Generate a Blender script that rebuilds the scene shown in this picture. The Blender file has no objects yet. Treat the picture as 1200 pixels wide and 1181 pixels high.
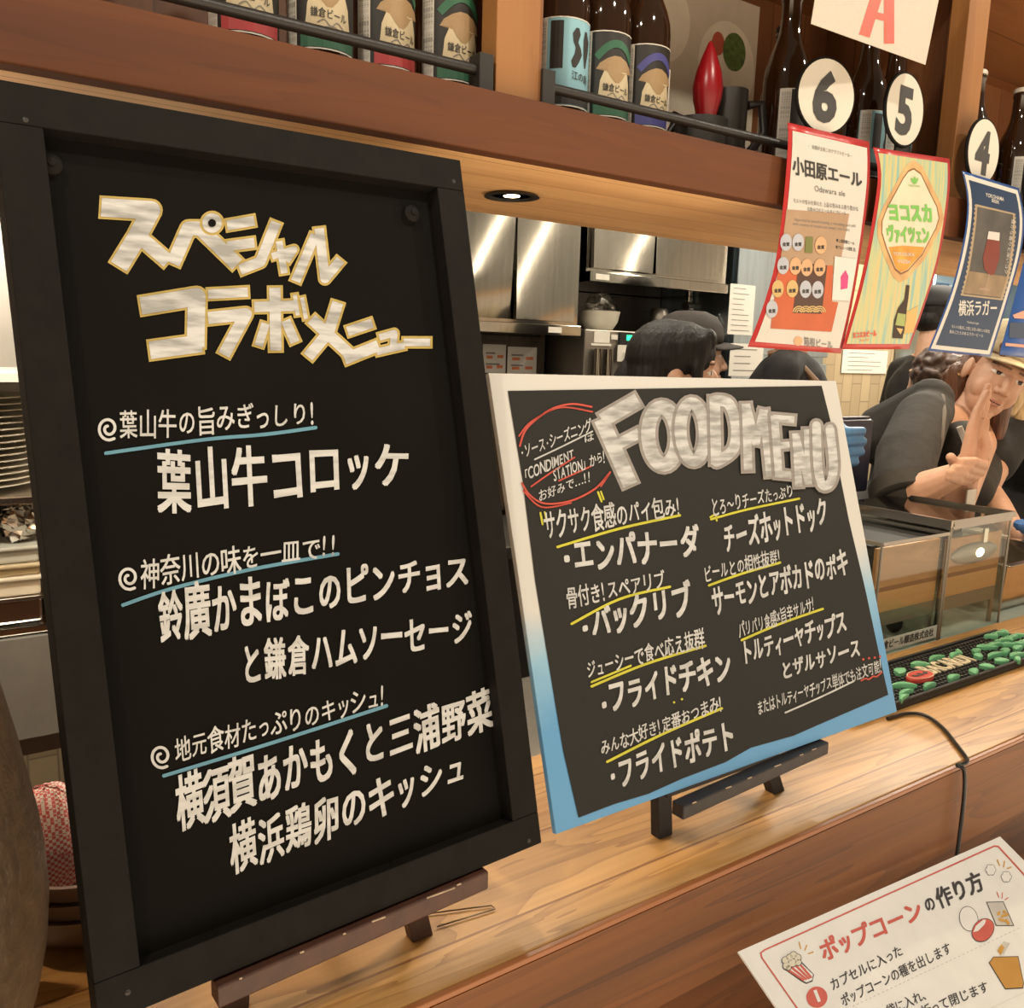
import bpy, bmesh, math, random
import numpy as np
from mathutils import Vector, Matrix
random.seed(7)
S = bpy.context.scene
COL = S.collection

# ------------------------------------------------------------------ camera
W, H = 1200, 1181
FPX = 1013.849
CAM = np.array([0, 0, .5])
RC = np.array([[.82795, -.07163, .55619], [-.55994, -.15563, .81379], [.02827, -.98522, -.16896]])
_u, _s, _v = np.linalg.svd(RC); RC = _u @ _v
cd = bpy.data.cameras.new('camera'); cam = bpy.data.objects.new('camera', cd); COL.objects.link(cam)
cd.sensor_fit = 'HORIZONTAL'; cd.sensor_width = 36; cd.lens = 36 * FPX / W; cd.clip_start = .01
cm = Matrix.Identity(4)
for i in range(3):
    cm[i][0] = RC[i, 0]; cm[i][1] = -RC[i, 1]; cm[i][2] = -RC[i, 2]; cm[i][3] = CAM[i]
cam.matrix_world = cm
S.camera = cam
# ------------------------------------------------------------------ world, exposure, lights
S.view_settings.view_transform = 'Standard'; S.view_settings.look = 'None'
S.view_settings.exposure = 0.24; S.view_settings.gamma = 1; S.view_settings.use_curve_mapping = False
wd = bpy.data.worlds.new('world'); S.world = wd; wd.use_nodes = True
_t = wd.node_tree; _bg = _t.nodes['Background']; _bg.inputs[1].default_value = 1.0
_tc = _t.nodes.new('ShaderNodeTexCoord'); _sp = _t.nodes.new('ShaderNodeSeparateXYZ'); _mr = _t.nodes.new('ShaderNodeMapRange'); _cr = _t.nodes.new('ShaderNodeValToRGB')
_mr.inputs['From Min'].default_value = -.45; _mr.inputs['From Max'].default_value = .30      # dim dining room above; bright lower half added to light the soffit
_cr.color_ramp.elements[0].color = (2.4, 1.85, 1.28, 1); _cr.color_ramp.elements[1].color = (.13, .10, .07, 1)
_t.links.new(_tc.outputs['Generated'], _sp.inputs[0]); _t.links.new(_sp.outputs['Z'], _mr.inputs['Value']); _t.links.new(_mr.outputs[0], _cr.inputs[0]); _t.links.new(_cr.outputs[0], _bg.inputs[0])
def area(name, loc, size, power, col=(1, .78, .52), target=None, sy=None, spread=math.pi):
    l = bpy.data.lights.new(name, 'AREA'); l.energy = power; l.color = col; l.size = size; l.spread = spread
    if sy: l.shape = 'RECTANGLE'; l.size_y = sy
    else: l.shape = 'DISK'
    o = bpy.data.objects.new(name, l); COL.objects.link(o); o.location = loc
    d = Vector(target or (loc[0], loc[1], loc[2] - 1)) - Vector(loc)
    o.rotation_euler = d.to_track_quat('-Z', 'Y').to_euler(); return o
area('dining_ceiling_light', (-.55, .12, 1.75), .08, 9, (1, .90, .74), target=(.6, .6, 0))
area('dining_ceiling_light', (.75, -.25, 1.75), .08, 10.5, (1, .90, .74), target=(1.0, .6, .1))
area('dining_ceiling_light', (2.1, .0, 1.75), .08, 8.5, (1, .90, .74), target=(1.6, .7, .5))
area('kitchen_ceiling_and_fill_light', (1.5, 1.75, 1.62), .15, 18, (1, .90, .74), sy=1.1)
area('kitchen_ceiling_and_fill_light', (4.3, 2.2, 1.62), .15, 45, (1, .90, .74), sy=.8)
area('kitchen_ceiling_and_fill_light', (3.0, 1.7, 1.62), .15, 26, (1, .90, .74), sy=1.2)
area('kitchen_ceiling_and_fill_light', (.12, 1.09, .80), .10, 5, (1, .92, .78), target=(.05, 1.6, .25))  # unseen fill added below the shelf to brighten the plate rack
area('kitchen_ceiling_and_fill_light', (.2, 1.7, 1.62), .15, 24, (1, .88, .72), sy=1.0)
def spot(name, loc, power, ang=130, col=(1, .76, .48)):
    l = bpy.data.lights.new(name, 'SPOT'); l.energy = power; l.color = col; l.spot_size = math.radians(ang); l.spot_blend = .5
    l.shadow_soft_size = .012
    o = bpy.data.objects.new(name, l); COL.objects.link(o); o.location = loc; return o
LAMPX = (-.22, .61, 1.44, 2.27)
for x in LAMPX: spot('soffit_spot_light', (x, .912, .684), 6.5)

# ------------------------------------------------------------------ pixel -> place
def ray(x, y): return RC @ np.array([x - W / 2, y - H / 2, FPX])
def py(x, y, Y): r = ray(x, y); return CAM + r * ((Y - CAM[1]) / r[1])
def pz(x, y, z): r = ray(x, y); return CAM + r * ((z - CAM[2]) / r[2])
class Plane:                                   # traced marks on a flat sheet
    def __init__(s, p, n):
        s.p = np.array(p, float); n = np.array(n, float); s.n = n / np.linalg.norm(n)
        if s.n @ (CAM - s.p) < 0: s.n = -s.n
    def at(s, x, y, lift=0):
        r = ray(x, y); q = s.p + s.n * lift
        return CAM + r * (((q - CAM) @ s.n) / (r @ s.n))
class Sheet:                                   # hanging sheet that curls: y is a function of z
    def __init__(s, g): s.g = g
    def at(s, x, y, lift=0):
        r = ray(x, y); Y = s.g(.65); lift = lift * .35
        for _ in range(10):
            t = (Y - lift - CAM[1]) / r[1]; P = CAM + t * r; Y = s.g(P[2])
        return P
class UV:
    def __init__(s, o, U, V):
        s.o, s.U, s.V = (np.array(a, float) for a in (o, U, V)); s.n = np.cross(s.U, s.V); s.n /= np.linalg.norm(s.n)
    def at(s, u, v, lift=0): return s.o + s.U * u + s.V * v + s.n * lift
class Cyl:
    def __init__(s, c, r, a0): s.c, s.r, s.a0 = np.array(c, float), r, a0
    def at(s, u, v, lift=0):
        a = s.a0 + u / s.r; R = s.r + lift
        return s.c + np.array([R * math.sin(a), -R * math.cos(a), v])

# ------------------------------------------------------------------ materials
MATS = {}
def nt(name):
    m = bpy.data.materials.new(name); m.use_nodes = True
    t = m.node_tree; return m, t, t.nodes['Principled BSDF']
def mat(name, col, rough=.5, metal=0, vary=.06, scale=30, bump=0, emit=0, spec=.5, alpha=1, trans=0, stretch=(1, 1, 1), coat=0):
    if name in MATS: return MATS[name]
    m, t, b = nt(name); N = t.nodes; L = t.links
    tc = N.new('ShaderNodeTexCoord'); mp = N.new('ShaderNodeMapping'); mp.inputs['Scale'].default_value = stretch
    nz = N.new('ShaderNodeTexNoise'); nz.inputs['Scale'].default_value = scale; nz.inputs['Detail'].default_value = 4
    L.new(tc.outputs['Object'], mp.inputs[0]); L.new(mp.outputs[0], nz.inputs['Vector'])
    cr = N.new('ShaderNodeValToRGB')
    cr.color_ramp.elements[0].position = .3; cr.color_ramp.elements[1].position = .7
    cr.color_ramp.elements[0].color = tuple(max(0, c * (1 - vary)) for c in col) + (1,)
    cr.color_ramp.elements[1].color = tuple(min(1, c * (1 + vary)) for c in col) + (1,)
    L.new(nz.outputs['Fac'], cr.inputs[0]); L.new(cr.outputs[0], b.inputs['Base Color'])
    b.inputs['Roughness'].default_value = rough; b.inputs['Metallic'].default_value = metal
    b.inputs['Specular IOR Level'].default_value = spec
    b.inputs['Transmission Weight'].default_value = trans; b.inputs['Alpha'].default_value = alpha
    b.inputs['Coat Weight'].default_value = coat; b.inputs['Coat Roughness'].default_value = .05
    if bump:
        bp = N.new('ShaderNodeBump'); bp.inputs['Strength'].default_value = bump; bp.inputs['Distance'].default_value = .004
        L.new(nz.outputs['Fac'], bp.inputs['Height']); L.new(bp.outputs[0], b.inputs['Normal'])
    if emit:
        b.inputs['Emission Color'].default_value = tuple(col) + (1,); b.inputs['Emission Strength'].default_value = emit
    MATS[name] = m; return m
def wood(name, light, dark, plank=.09, rough=.42, axis='X', contrast=.5, gs=1.0):
    if name in MATS: return MATS[name]
    m, t, b = nt(name); N = t.nodes; L = t.links
    tc = N.new('ShaderNodeTexCoord'); sp = N.new('ShaderNodeSeparateXYZ'); L.new(tc.outputs['Object'], sp.inputs[0])
    cross = {'X': ('Y', 'Z'), 'Z': ('X', 'Y'), 'Y': ('X', 'Z')}[axis]
    ad = N.new('ShaderNodeMath'); ad.operation = 'ADD'; L.new(sp.outputs[cross[0]], ad.inputs[0]); L.new(sp.outputs[cross[1]], ad.inputs[1])
    dv = N.new('ShaderNodeMath'); dv.operation = 'DIVIDE'; L.new(ad.outputs[0], dv.inputs[0]); dv.inputs[1].default_value = plank
    fl = N.new('ShaderNodeMath'); fl.operation = 'FLOOR'; L.new(dv.outputs[0], fl.inputs[0])
    wn = N.new('ShaderNodeTexWhiteNoise'); wn.noise_dimensions = '1D'; L.new(fl.outputs[0], wn.inputs['W'])
    fr = N.new('ShaderNodeMath'); fr.operation = 'FRACT'; L.new(dv.outputs[0], fr.inputs[0])
    seam = N.new('ShaderNodeMath'); seam.operation = 'LESS_THAN'; L.new(fr.outputs[0], seam.inputs[0]); seam.inputs[1].default_value = .028
    # grain: noise stretched along the board, shifted per plank
    mp = N.new('ShaderNodeMapping'); sc = [14 * gs] * 3; sc['XYZ'.index(axis)] = 1.1 * gs
    mp.inputs['Scale'].default_value = sc
    cb = N.new('ShaderNodeCombineXYZ'); ml = N.new('ShaderNodeMath'); ml.operation = 'MULTIPLY'; L.new(wn.outputs['Value'], ml.inputs[0]); ml.inputs[1].default_value = 7.3
    L.new(ml.outputs[0], cb.inputs['XYZ'.index(axis)])
    va = N.new('ShaderNodeVectorMath'); va.operation = 'ADD'; L.new(tc.outputs['Object'], va.inputs[0]); L.new(cb.outputs[0], va.inputs[1])
    L.new(va.outputs[0], mp.inputs[0])
    n1 = N.new('ShaderNodeTexNoise'); n1.inputs['Scale'].default_value = 1.0; n1.inputs['Detail'].default_value = 3; n1.inputs['Distortion'].default_value = 1.2
    L.new(mp.outputs[0], n1.inputs['Vector'])
    mu = N.new('ShaderNodeMath'); mu.operation = 'MULTIPLY'; L.new(n1.outputs['Fac'], mu.inputs[0]); mu.inputs[1].default_value = 9
    sn = N.new('ShaderNodeMath'); sn.operation = 'FRACT'; L.new(mu.outputs[0], sn.inputs[0])
    pw = N.new('ShaderNodeMath'); pw.operation = 'POWER'; L.new(sn.outputs[0], pw.inputs[0]); pw.inputs[1].default_value = 3
    mp2 = N.new('ShaderNodeMapping'); s2 = [160] * 3; s2['XYZ'.index(axis)] = 5; mp2.inputs['Scale'].default_value = s2; L.new(va.outputs[0], mp2.inputs[0])
    n2 = N.new('ShaderNodeTexNoise'); n2.inputs['Scale'].default_value = 1; n2.inputs['Detail'].default_value = 2; L.new(mp2.outputs[0], n2.inputs['Vector'])
    # heart-wood bands
    n3 = N.new('ShaderNodeTexNoise'); n3.inputs['Scale'].default_value = .8; n3.inputs['Detail'].default_value = 1; L.new(mp.outputs[0], n3.inputs['Vector'])
    rr = N.new('ShaderNodeMapRange'); rr.inputs['From Min'].default_value = .56; rr.inputs['From Max'].default_value = .70; L.new(n3.outputs['Fac'], rr.inputs['Value'])
    def mul(sock, f):
        q = N.new('ShaderNodeMath'); q.operation = 'MULTIPLY'; L.new(sock, q.inputs[0]); q.inputs[1].default_value = f; return q.outputs[0]
    def add(a, c):
        q = N.new('ShaderNodeMath'); q.operation = 'ADD'; L.new(a, q.inputs[0]); L.new(c, q.inputs[1]); return q.outputs[0]
    tot = add(add(mul(pw.outputs[0], .35 * contrast), mul(n2.outputs['Fac'], .35 * contrast)), add(mul(wn.outputs['Value'], .5 * contrast), mul(rr.outputs[0], 1.0 * contrast)))
    tot = add(tot, mul(seam.outputs[0], .8))
    mx = N.new('ShaderNodeMix'); mx.data_type = 'RGBA'; mx.clamp_factor = True
    mx.inputs['A'].default_value = tuple(light) + (1,); mx.inputs['B'].default_value = tuple(dark) + (1,)
    L.new(tot, mx.inputs['Factor']); L.new(mx.outputs['Result'], b.inputs['Base Color'])
    b.inputs['Roughness'].default_value = rough
    MATS[name] = m; return m
def marker(name, col, base, lo=.25, hi=.55):       # streaky paint-marker ink over a dark ground
    if name in MATS: return MATS[name]
    m, t, b = nt(name); N = t.nodes; L = t.links
    tc = N.new('ShaderNodeTexCoord'); mp = N.new('ShaderNodeMapping'); mp.inputs['Scale'].default_value = (30, 30, 160)
    nz = N.new('ShaderNodeTexNoise'); nz.inputs['Scale'].default_value = 1; nz.inputs['Detail'].default_value = 3
    L.new(tc.outputs['Object'], mp.inputs[0]); L.new(mp.outputs[0], nz.inputs['Vector'])
    cr = N.new('ShaderNodeValToRGB'); e = cr.color_ramp.elements
    e[0].position = lo; e[1].position = hi; e[0].color = tuple(base) + (1,); e[1].color = tuple(col) + (1,)
    L.new(nz.outputs['Fac'], cr.inputs[0]); L.new(cr.outputs[0], b.inputs['Base Color']); b.inputs['Roughness'].default_value = .6
    MATS[name] = m; return m
def brick(name, c1, c2, mortar, bw, bh, rough=.3, vertical=True):
    if name in MATS: return MATS[name]
    m, t, b = nt(name); N = t.nodes; L = t.links
    tc = N.new('ShaderNodeTexCoord'); sp = N.new('ShaderNodeSeparateXYZ'); L.new(tc.outputs['Object'], sp.inputs[0])
    cb = N.new('ShaderNodeCombineXYZ')
    ad = N.new('ShaderNodeMath'); ad.operation = 'ADD'; L.new(sp.outputs['X'], ad.inputs[0]); L.new(sp.outputs['Y'], ad.inputs[1])
    if vertical: L.new(sp.outputs['Z'], cb.inputs[0]); L.new(ad.outputs[0], cb.inputs[1])
    else: L.new(ad.outputs[0], cb.inputs[0]); L.new(sp.outputs['Z'], cb.inputs[1])
    bt = N.new('ShaderNodeTexBrick'); bt.inputs['Color1'].default_value = c1 + (1,); bt.inputs['Color2'].default_value = c2 + (1,)
    bt.inputs['Mortar'].default_value = mortar + (1,); bt.inputs['Scale'].default_value = 1; bt.inputs['Brick Width'].default_value = bw
    bt.inputs['Row Height'].default_value = bh; bt.inputs['Mortar Size'].default_value = .003; bt.inputs['Bias'].default_value = -.1
    L.new(cb.outputs[0], bt.inputs['Vector']); L.new(bt.outputs[0], b.inputs['Base Color']); b.inputs['Roughness'].default_value = rough
    MATS[name] = m; return m
def glassy(name, tint=(.8, .85, .85), gloss=.18):
    if name in MATS: return MATS[name]
    m, t, b = nt(name); N = t.nodes; L = t.links
    N.remove(b); out = N['Material Output']
    tr = N.new('ShaderNodeBsdfTransparent'); tr.inputs[0].default_value = tint + (1,)
    gl = N.new('ShaderNodeBsdfGlossy'); gl.inputs['Roughness'].default_value = .03
    fr = N.new('ShaderNodeLayerWeight'); fr.inputs[0].default_value = .5
    pw = N.new('ShaderNodeMath'); pw.operation = 'POWER'; L.new(fr.outputs['Facing'], pw.inputs[0]); pw.inputs[1].default_value = 5
    ad = N.new('ShaderNodeMath'); ad.operation = 'MULTIPLY_ADD'; L.new(pw.outputs[0], ad.inputs[0]); ad.inputs[1].default_value = .5; ad.inputs[2].default_value = gloss
    mx = N.new('ShaderNodeMixShader'); L.new(ad.outputs[0], mx.inputs[0]); L.new(tr.outputs[0], mx.inputs[1]); L.new(gl.outputs[0], mx.inputs[2])
    L.new(mx.outputs[0], out.inputs[0]); MATS[name] = m; return m
black_paint = mat('black_painted_wood', (.007, .006, .005), .65, vary=.2, scale=60, bump=.05, spec=.14)
slate = mat('black_chalkboard', (.0050, .0045, .0036), .75, vary=.15, scale=8, spec=.08)
black_metal = mat('black_metal', (.02, .018, .016), .45, vary=.1)
oak = wood('counter_wood', (.64, .37, .125), (.20, .078, .018), plank=.105, rough=.36, contrast=.95)
front_wood = wood('counter_front_wood', (.22, .074, .013), (.05, .015, .003), plank=.5, rough=.6, contrast=.9, gs=.6)
edge_wood = wood('edge_wood', (.30, .105, .03), (.20, .065, .018), plank=.5, rough=.35, contrast=.3)
soffit_wood = wood('soffit_wood', (.92, .58, .27), (.50, .21, .07), plank=.062, rough=.42, contrast=.5, gs=.8)
beam_wood = wood('beam_wood', (.115, .031, .0035), (.05, .012, .0015), plank=.6, rough=.7, contrast=.6)
shelf_wood = wood('shelf_wood', (.20, .075, .024), (.08, .028, .009), plank=.08, rough=.5, axis='Z', contrast=.5)
post_wood = wood('post_wood', (.30, .135, .040), (.16, .060, .016), plank=.6, rough=.5, axis='Z', contrast=.45)
steel = mat('brushed_steel', (.30, .28, .24), .09, 1, vary=.10, scale=6, stretch=(12, 12, .6), bump=.004)
steel_dark = mat('dull_steel', (.30, .275, .24), .42, 1, vary=.10, scale=8)
steel_blue = mat('bluish_steel', (.34, .40, .44), .33, 1, vary=.10, scale=5, stretch=(10, 10, .6), bump=.03)
chrome = mat('polished_steel', (.62, .58, .52), .14, 1, vary=.03)
white_paper = mat('white_paper', (.62, .59, .53), .7, vary=.03, scale=200)
card_white = mat('white_card', (.84, .84, .82), .55, vary=.03, scale=40)
black_ink = mat('black_ink', (.03, .028, .026), .5, vary=.05)
grey_ink = mat('grey_ink', (.18, .17, .16), .6, vary=.05)
red_ink = mat('red_ink', (.66, .06, .045), .5, vary=.05)
chalk_white = marker('white_marker', (.54, .55, .55), (.40, .405, .40), .3, .6)
chalk_streak = marker('streaky_white_marker', (.55, .56, .56), (.28, .285, .28), .36, .62)
chalk_yellow = marker('yellow_ochre_marker', (.42, .31, .08), (.30, .22, .05))
chalk_blue = marker('blue_marker', (.10, .26, .36), (.07, .19, .27))
lime = marker('lime_marker', (.52, .50, .04), (.40, .38, .03))
red_marker = marker('red_marker', (.50, .07, .045), (.36, .045, .03))
grey_marker = marker('grey_marker', (.27, .25, .235), (.20, .185, .175))
skin = mat('skin', (.52, .30, .20), .5, vary=.07, scale=40)
skin_lip = mat('lips', (.44, .19, .14), .45)
eye_white = mat('eye_white', (.62, .56, .50), .3)
eye_dark = mat('eye_dark', (.025, .015, .012), .2)
hair_black = mat('black_hair', (.008, .006, .005), .55, spec=.25, vary=.5, scale=130, stretch=(1, 1, .10), bump=.9)
hair_brown = mat('brown_hair', (.11, .043, .020), .4, vary=.5, scale=130, stretch=(1, 1, .12), bump=.9)
hair_curl = mat('dark_brown_curly_hair', (.06, .03, .018), .5, vary=.6, scale=45, bump=.6)
hair_blond = mat('blond_hair', (.42, .31, .17), .45, vary=.4, scale=60, stretch=(1, 1, .2), bump=.4)
shirt_grey = mat('charcoal_shirt_cloth', (.026, .023, .020), .85, vary=.18, scale=16, bump=.9)
cloth_black = mat('black_cloth', (.012, .011, .011), .85, vary=.2, scale=40, bump=.2)
apron_cloth = mat('dark_apron_cloth', (.030, .028, .026), .85, vary=.2, scale=60, bump=.2)

# ------------------------------------------------------------------ mesh helpers
OFF = {}
def prop(o, label=None, cat=None, group=None, kind=None):
    if label: o['label'] = label
    if cat: o['category'] = cat
    if group: o['group'] = group
    if kind: o['kind'] = kind
    return o
def thing(name, loc, label, cat, group=None):
    o = bpy.data.objects.new(name, None); COL.objects.link(o); o.location = tuple(loc); o.empty_display_size = .02
    OFF[o] = np.array(loc, float); return prop(o, label, cat, group)
class MB:
    def __init__(s): s.v = []; s.f = []; s.m = []; s.mi = 0
    def add(s, vs, fs):
        k = len(s.v); s.v += [tuple(map(float, p)) for p in vs]; s.f += [tuple(i + k for i in f) for f in fs]; s.m += [s.mi] * len(fs); return s
    def hexa(s, a):                            # 8 corners: bottom ring then top ring
        return s.add(a, [(3, 2, 1, 0), (4, 5, 6, 7), (0, 1, 5, 4), (1, 2, 6, 5), (2, 3, 7, 6), (3, 0, 4, 7)])
    def box(s, a, b):
        (x0, y0, z0), (x1, y1, z1) = a, b
        return s.hexa([(x0, y0, z0), (x1, y0, z0), (x1, y1, z0), (x0, y1, z0), (x0, y0, z1), (x1, y0, z1), (x1, y1, z1), (x0, y1, z1)])
    def obox(s, c, size, R=None):
        c = np.array(c, float); hx = np.array(size) / 2; R = np.eye(3) if R is None else np.array(R)
        pts = [c + R @ (hx * np.array(q)) for q in ((-1, -1, -1), (1, -1, -1), (1, 1, -1), (-1, 1, -1), (-1, -1, 1), (1, -1, 1), (1, 1, 1), (-1, 1, 1))]
        return s.hexa(pts)
    def bar(s, p, q, w, t, up=(0, 0, 1)):      # rectangular bar from p to q
        p, q = np.array(p, float), np.array(q, float); d = q - p; L = np.linalg.norm(d); d /= L
        u = np.cross(up, d); u /= np.linalg.norm(u); v = np.cross(d, u)
        return s.obox((p + q) / 2, (w, t, L), np.stack([u, v, d], 1))
    def tube(s, pts, r, n=10, caps=True):
        pts = [np.array(p, float) for p in pts]; rs = r if isinstance(r, (list, tuple)) else [r] * len(pts); rings = []
        prev = None
        for i, p in enumerate(pts):
            d = pts[min(i + 1, len(pts) - 1)] - pts[max(i - 1, 0)]; d /= (np.linalg.norm(d) or 1)
            if prev is None:
                a = np.array([0, 0, 1.]) if abs(d[2]) < .9 else np.array([1., 0, 0])
            else: a = prev
            u = a - d * (a @ d); u /= np.linalg.norm(u); prev = u; v = np.cross(d, u)
            rings.append([p + rs[i] * (math.cos(2 * math.pi * k / n) * u + math.sin(2 * math.pi * k / n) * v) for k in range(n)])
        vs = [q for rr in rings for q in rr]; fs = []
        for i in range(len(pts) - 1):
            for k in range(n):
                fs.append((i * n + k, i * n + (k + 1) % n, (i + 1) * n + (k + 1) % n, (i + 1) * n + k))
        if caps: fs += [tuple(range(n))[::-1], tuple(range((len(pts) - 1) * n, len(pts) * n))]
        return s.add(vs, fs)
    def lathe(s, prof, n=28, c=(0, 0, 0), a0=0, a1=2 * math.pi, R=None):
        full = abs(a1 - a0 - 2 * math.pi) < 1e-6; m = n if full else n + 1; vs = []; fs = []; c = np.array(c, float)
        for r, z in prof:
            for k in range(m):
                a = a0 + (a1 - a0) * k / n; q = np.array([r * math.sin(a), -r * math.cos(a), z])
                vs.append(c + (q if R is None else R @ q))
        for i in range(len(prof) - 1):
            for k in range(n):
                k2 = (k + 1) % m; fs.append((i * m + k, i * m + k2, (i + 1) * m + k2, (i + 1) * m + k))
        if full:
            if prof[0][0] > 1e-6: fs.append(tuple(range(m))[::-1])
            if prof[-1][0] > 1e-6: fs.append(tuple(range((len(prof) - 1) * m, len(prof) * m)))
        return s.add(vs, fs)
    def ell(s, c, r, R=None, n=16, m=10):
        c = np.array(c, float); r = np.array(r if hasattr(r, '__len__') else (r,) * 3, float); R = np.eye(3) if R is None else np.array(R); vs = []; fs = []
        for i in range(m + 1):
            th = math.pi * i / m
            for k in range(n):
                a = 2 * math.pi * k / n; vs.append(c + R @ (r * np.array([math.sin(th) * math.cos(a), math.sin(th) * math.sin(a), math.cos(th)])))
        for i in range(m):
            for k in range(n): fs.append((i * n + k, (i + 1) * n + k, (i + 1) * n + (k + 1) % n, i * n + (k + 1) % n))
        return s.add(vs, fs)
    def cap(s, p, r0, q, r1): s.tube([p, q], [r0, r1], 14); s.ell(p, r0, n=14, m=8); return s.ell(q, r1, n=14, m=8)
    def chain(s, pts):                          # [(p, r), ...]
        for (p, r0), (q, r1) in zip(pts, pts[1:]): s.cap(p, r0, q, r1)
        return s
    def build(s, name, m, parent=None, smooth=False, bevel=0, kind=None):
        off = OFF.get(parent, np.zeros(3)) if parent else np.zeros(3)
        me = bpy.data.meshes.new(name); me.from_pydata([tuple(np.array(v) - off) for v in s.v], [], s.f)
        for x in (m if isinstance(m, (list, tuple)) else [m]): me.materials.append(x)
        for p, i in zip(me.polygons, s.m): p.material_index = i; p.use_smooth = smooth
        bm = bmesh.new(); bm.from_mesh(me)
        bmesh.ops.remove_doubles(bm, verts=bm.verts, dist=1e-6)
        bmesh.ops.recalc_face_normals(bm, faces=bm.faces); bm.to_mesh(me); bm.free(); me.update()
        if smooth: me.set_sharp_from_angle(angle=math.radians(45))
        o = bpy.data.objects.new(name, me); COL.objects.link(o)
        if parent: o.parent = parent; OFF[o] = off
        else: OFF[o] = np.zeros(3)
        if bevel:
            b = o.modifiers.new('bevel', 'BEVEL'); b.width = bevel; b.segments = 2; b.limit_method = 'ANGLE'
        if smooth and not bevel:
            for p in me.polygons: p.use_smooth = True
        if kind: o['kind'] = kind
        return o
def blob(name, mb, m, parent, voxel=.006, smooth=6, paint=None):
    """one continuous surface grown over the chains and ellipsoids of mb"""
    o = mb.build(name, m, parent, True)
    r = o.modifiers.new('r', 'REMESH'); r.mode = 'VOXEL'; r.voxel_size = voxel; r.use_smooth_shade = True
    q = o.modifiers.new('s', 'SMOOTH'); q.iterations = smooth; q.factor = .5
    dg = bpy.context.evaluated_depsgraph_get(); me = bpy.data.meshes.new_from_object(o.evaluated_get(dg)); me.name = name
    o.modifiers.clear(); old = o.data; o.data = me; bpy.data.meshes.remove(old)
    me.materials.clear()
    for x in (m if isinstance(m, (list, tuple)) else [m]): me.materials.append(x)
    off = OFF[o]
    for p in me.polygons:
        p.use_smooth = True
        p.material_index = paint(np.array(p.center) + off) if paint else 0
    return o

# ------------------------------------------------------------------ marks: lettering, strokes, filled shapes
GL = {}
def glyph(ch, bold):
    bold = bold if ord(ch) < 0x2000 else 0
    k = (ch, bold)
    if k not in GL:
        cu = bpy.data.curves.new('t', 'FONT'); cu.body = ch; cu.offset = bold; cu.resolution_u = 3; cu.size = 1
        o = bpy.data.objects.new('t', cu); COL.objects.link(o)
        me = o.to_mesh(); vs = [(v.co.x, v.co.y) for v in me.vertices]; fs = [tuple(p.vertices) for p in me.polygons]
        o.to_mesh_clear(); bpy.data.objects.remove(o); bpy.data.curves.remove(cu)
        GL[k] = (vs, fs)
    return GL[k]
def advance(ch, vs):
    if ch == ' ': return .35
    if ch in '・': return .55
    if ch in '!！': return .45
    if ord(ch) < 0x2000 and vs: return max(v[0] for v in vs) + .05
    if ch in 'ッャュョァィェっゃゅょぁ': return .8
    return 1.0
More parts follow.
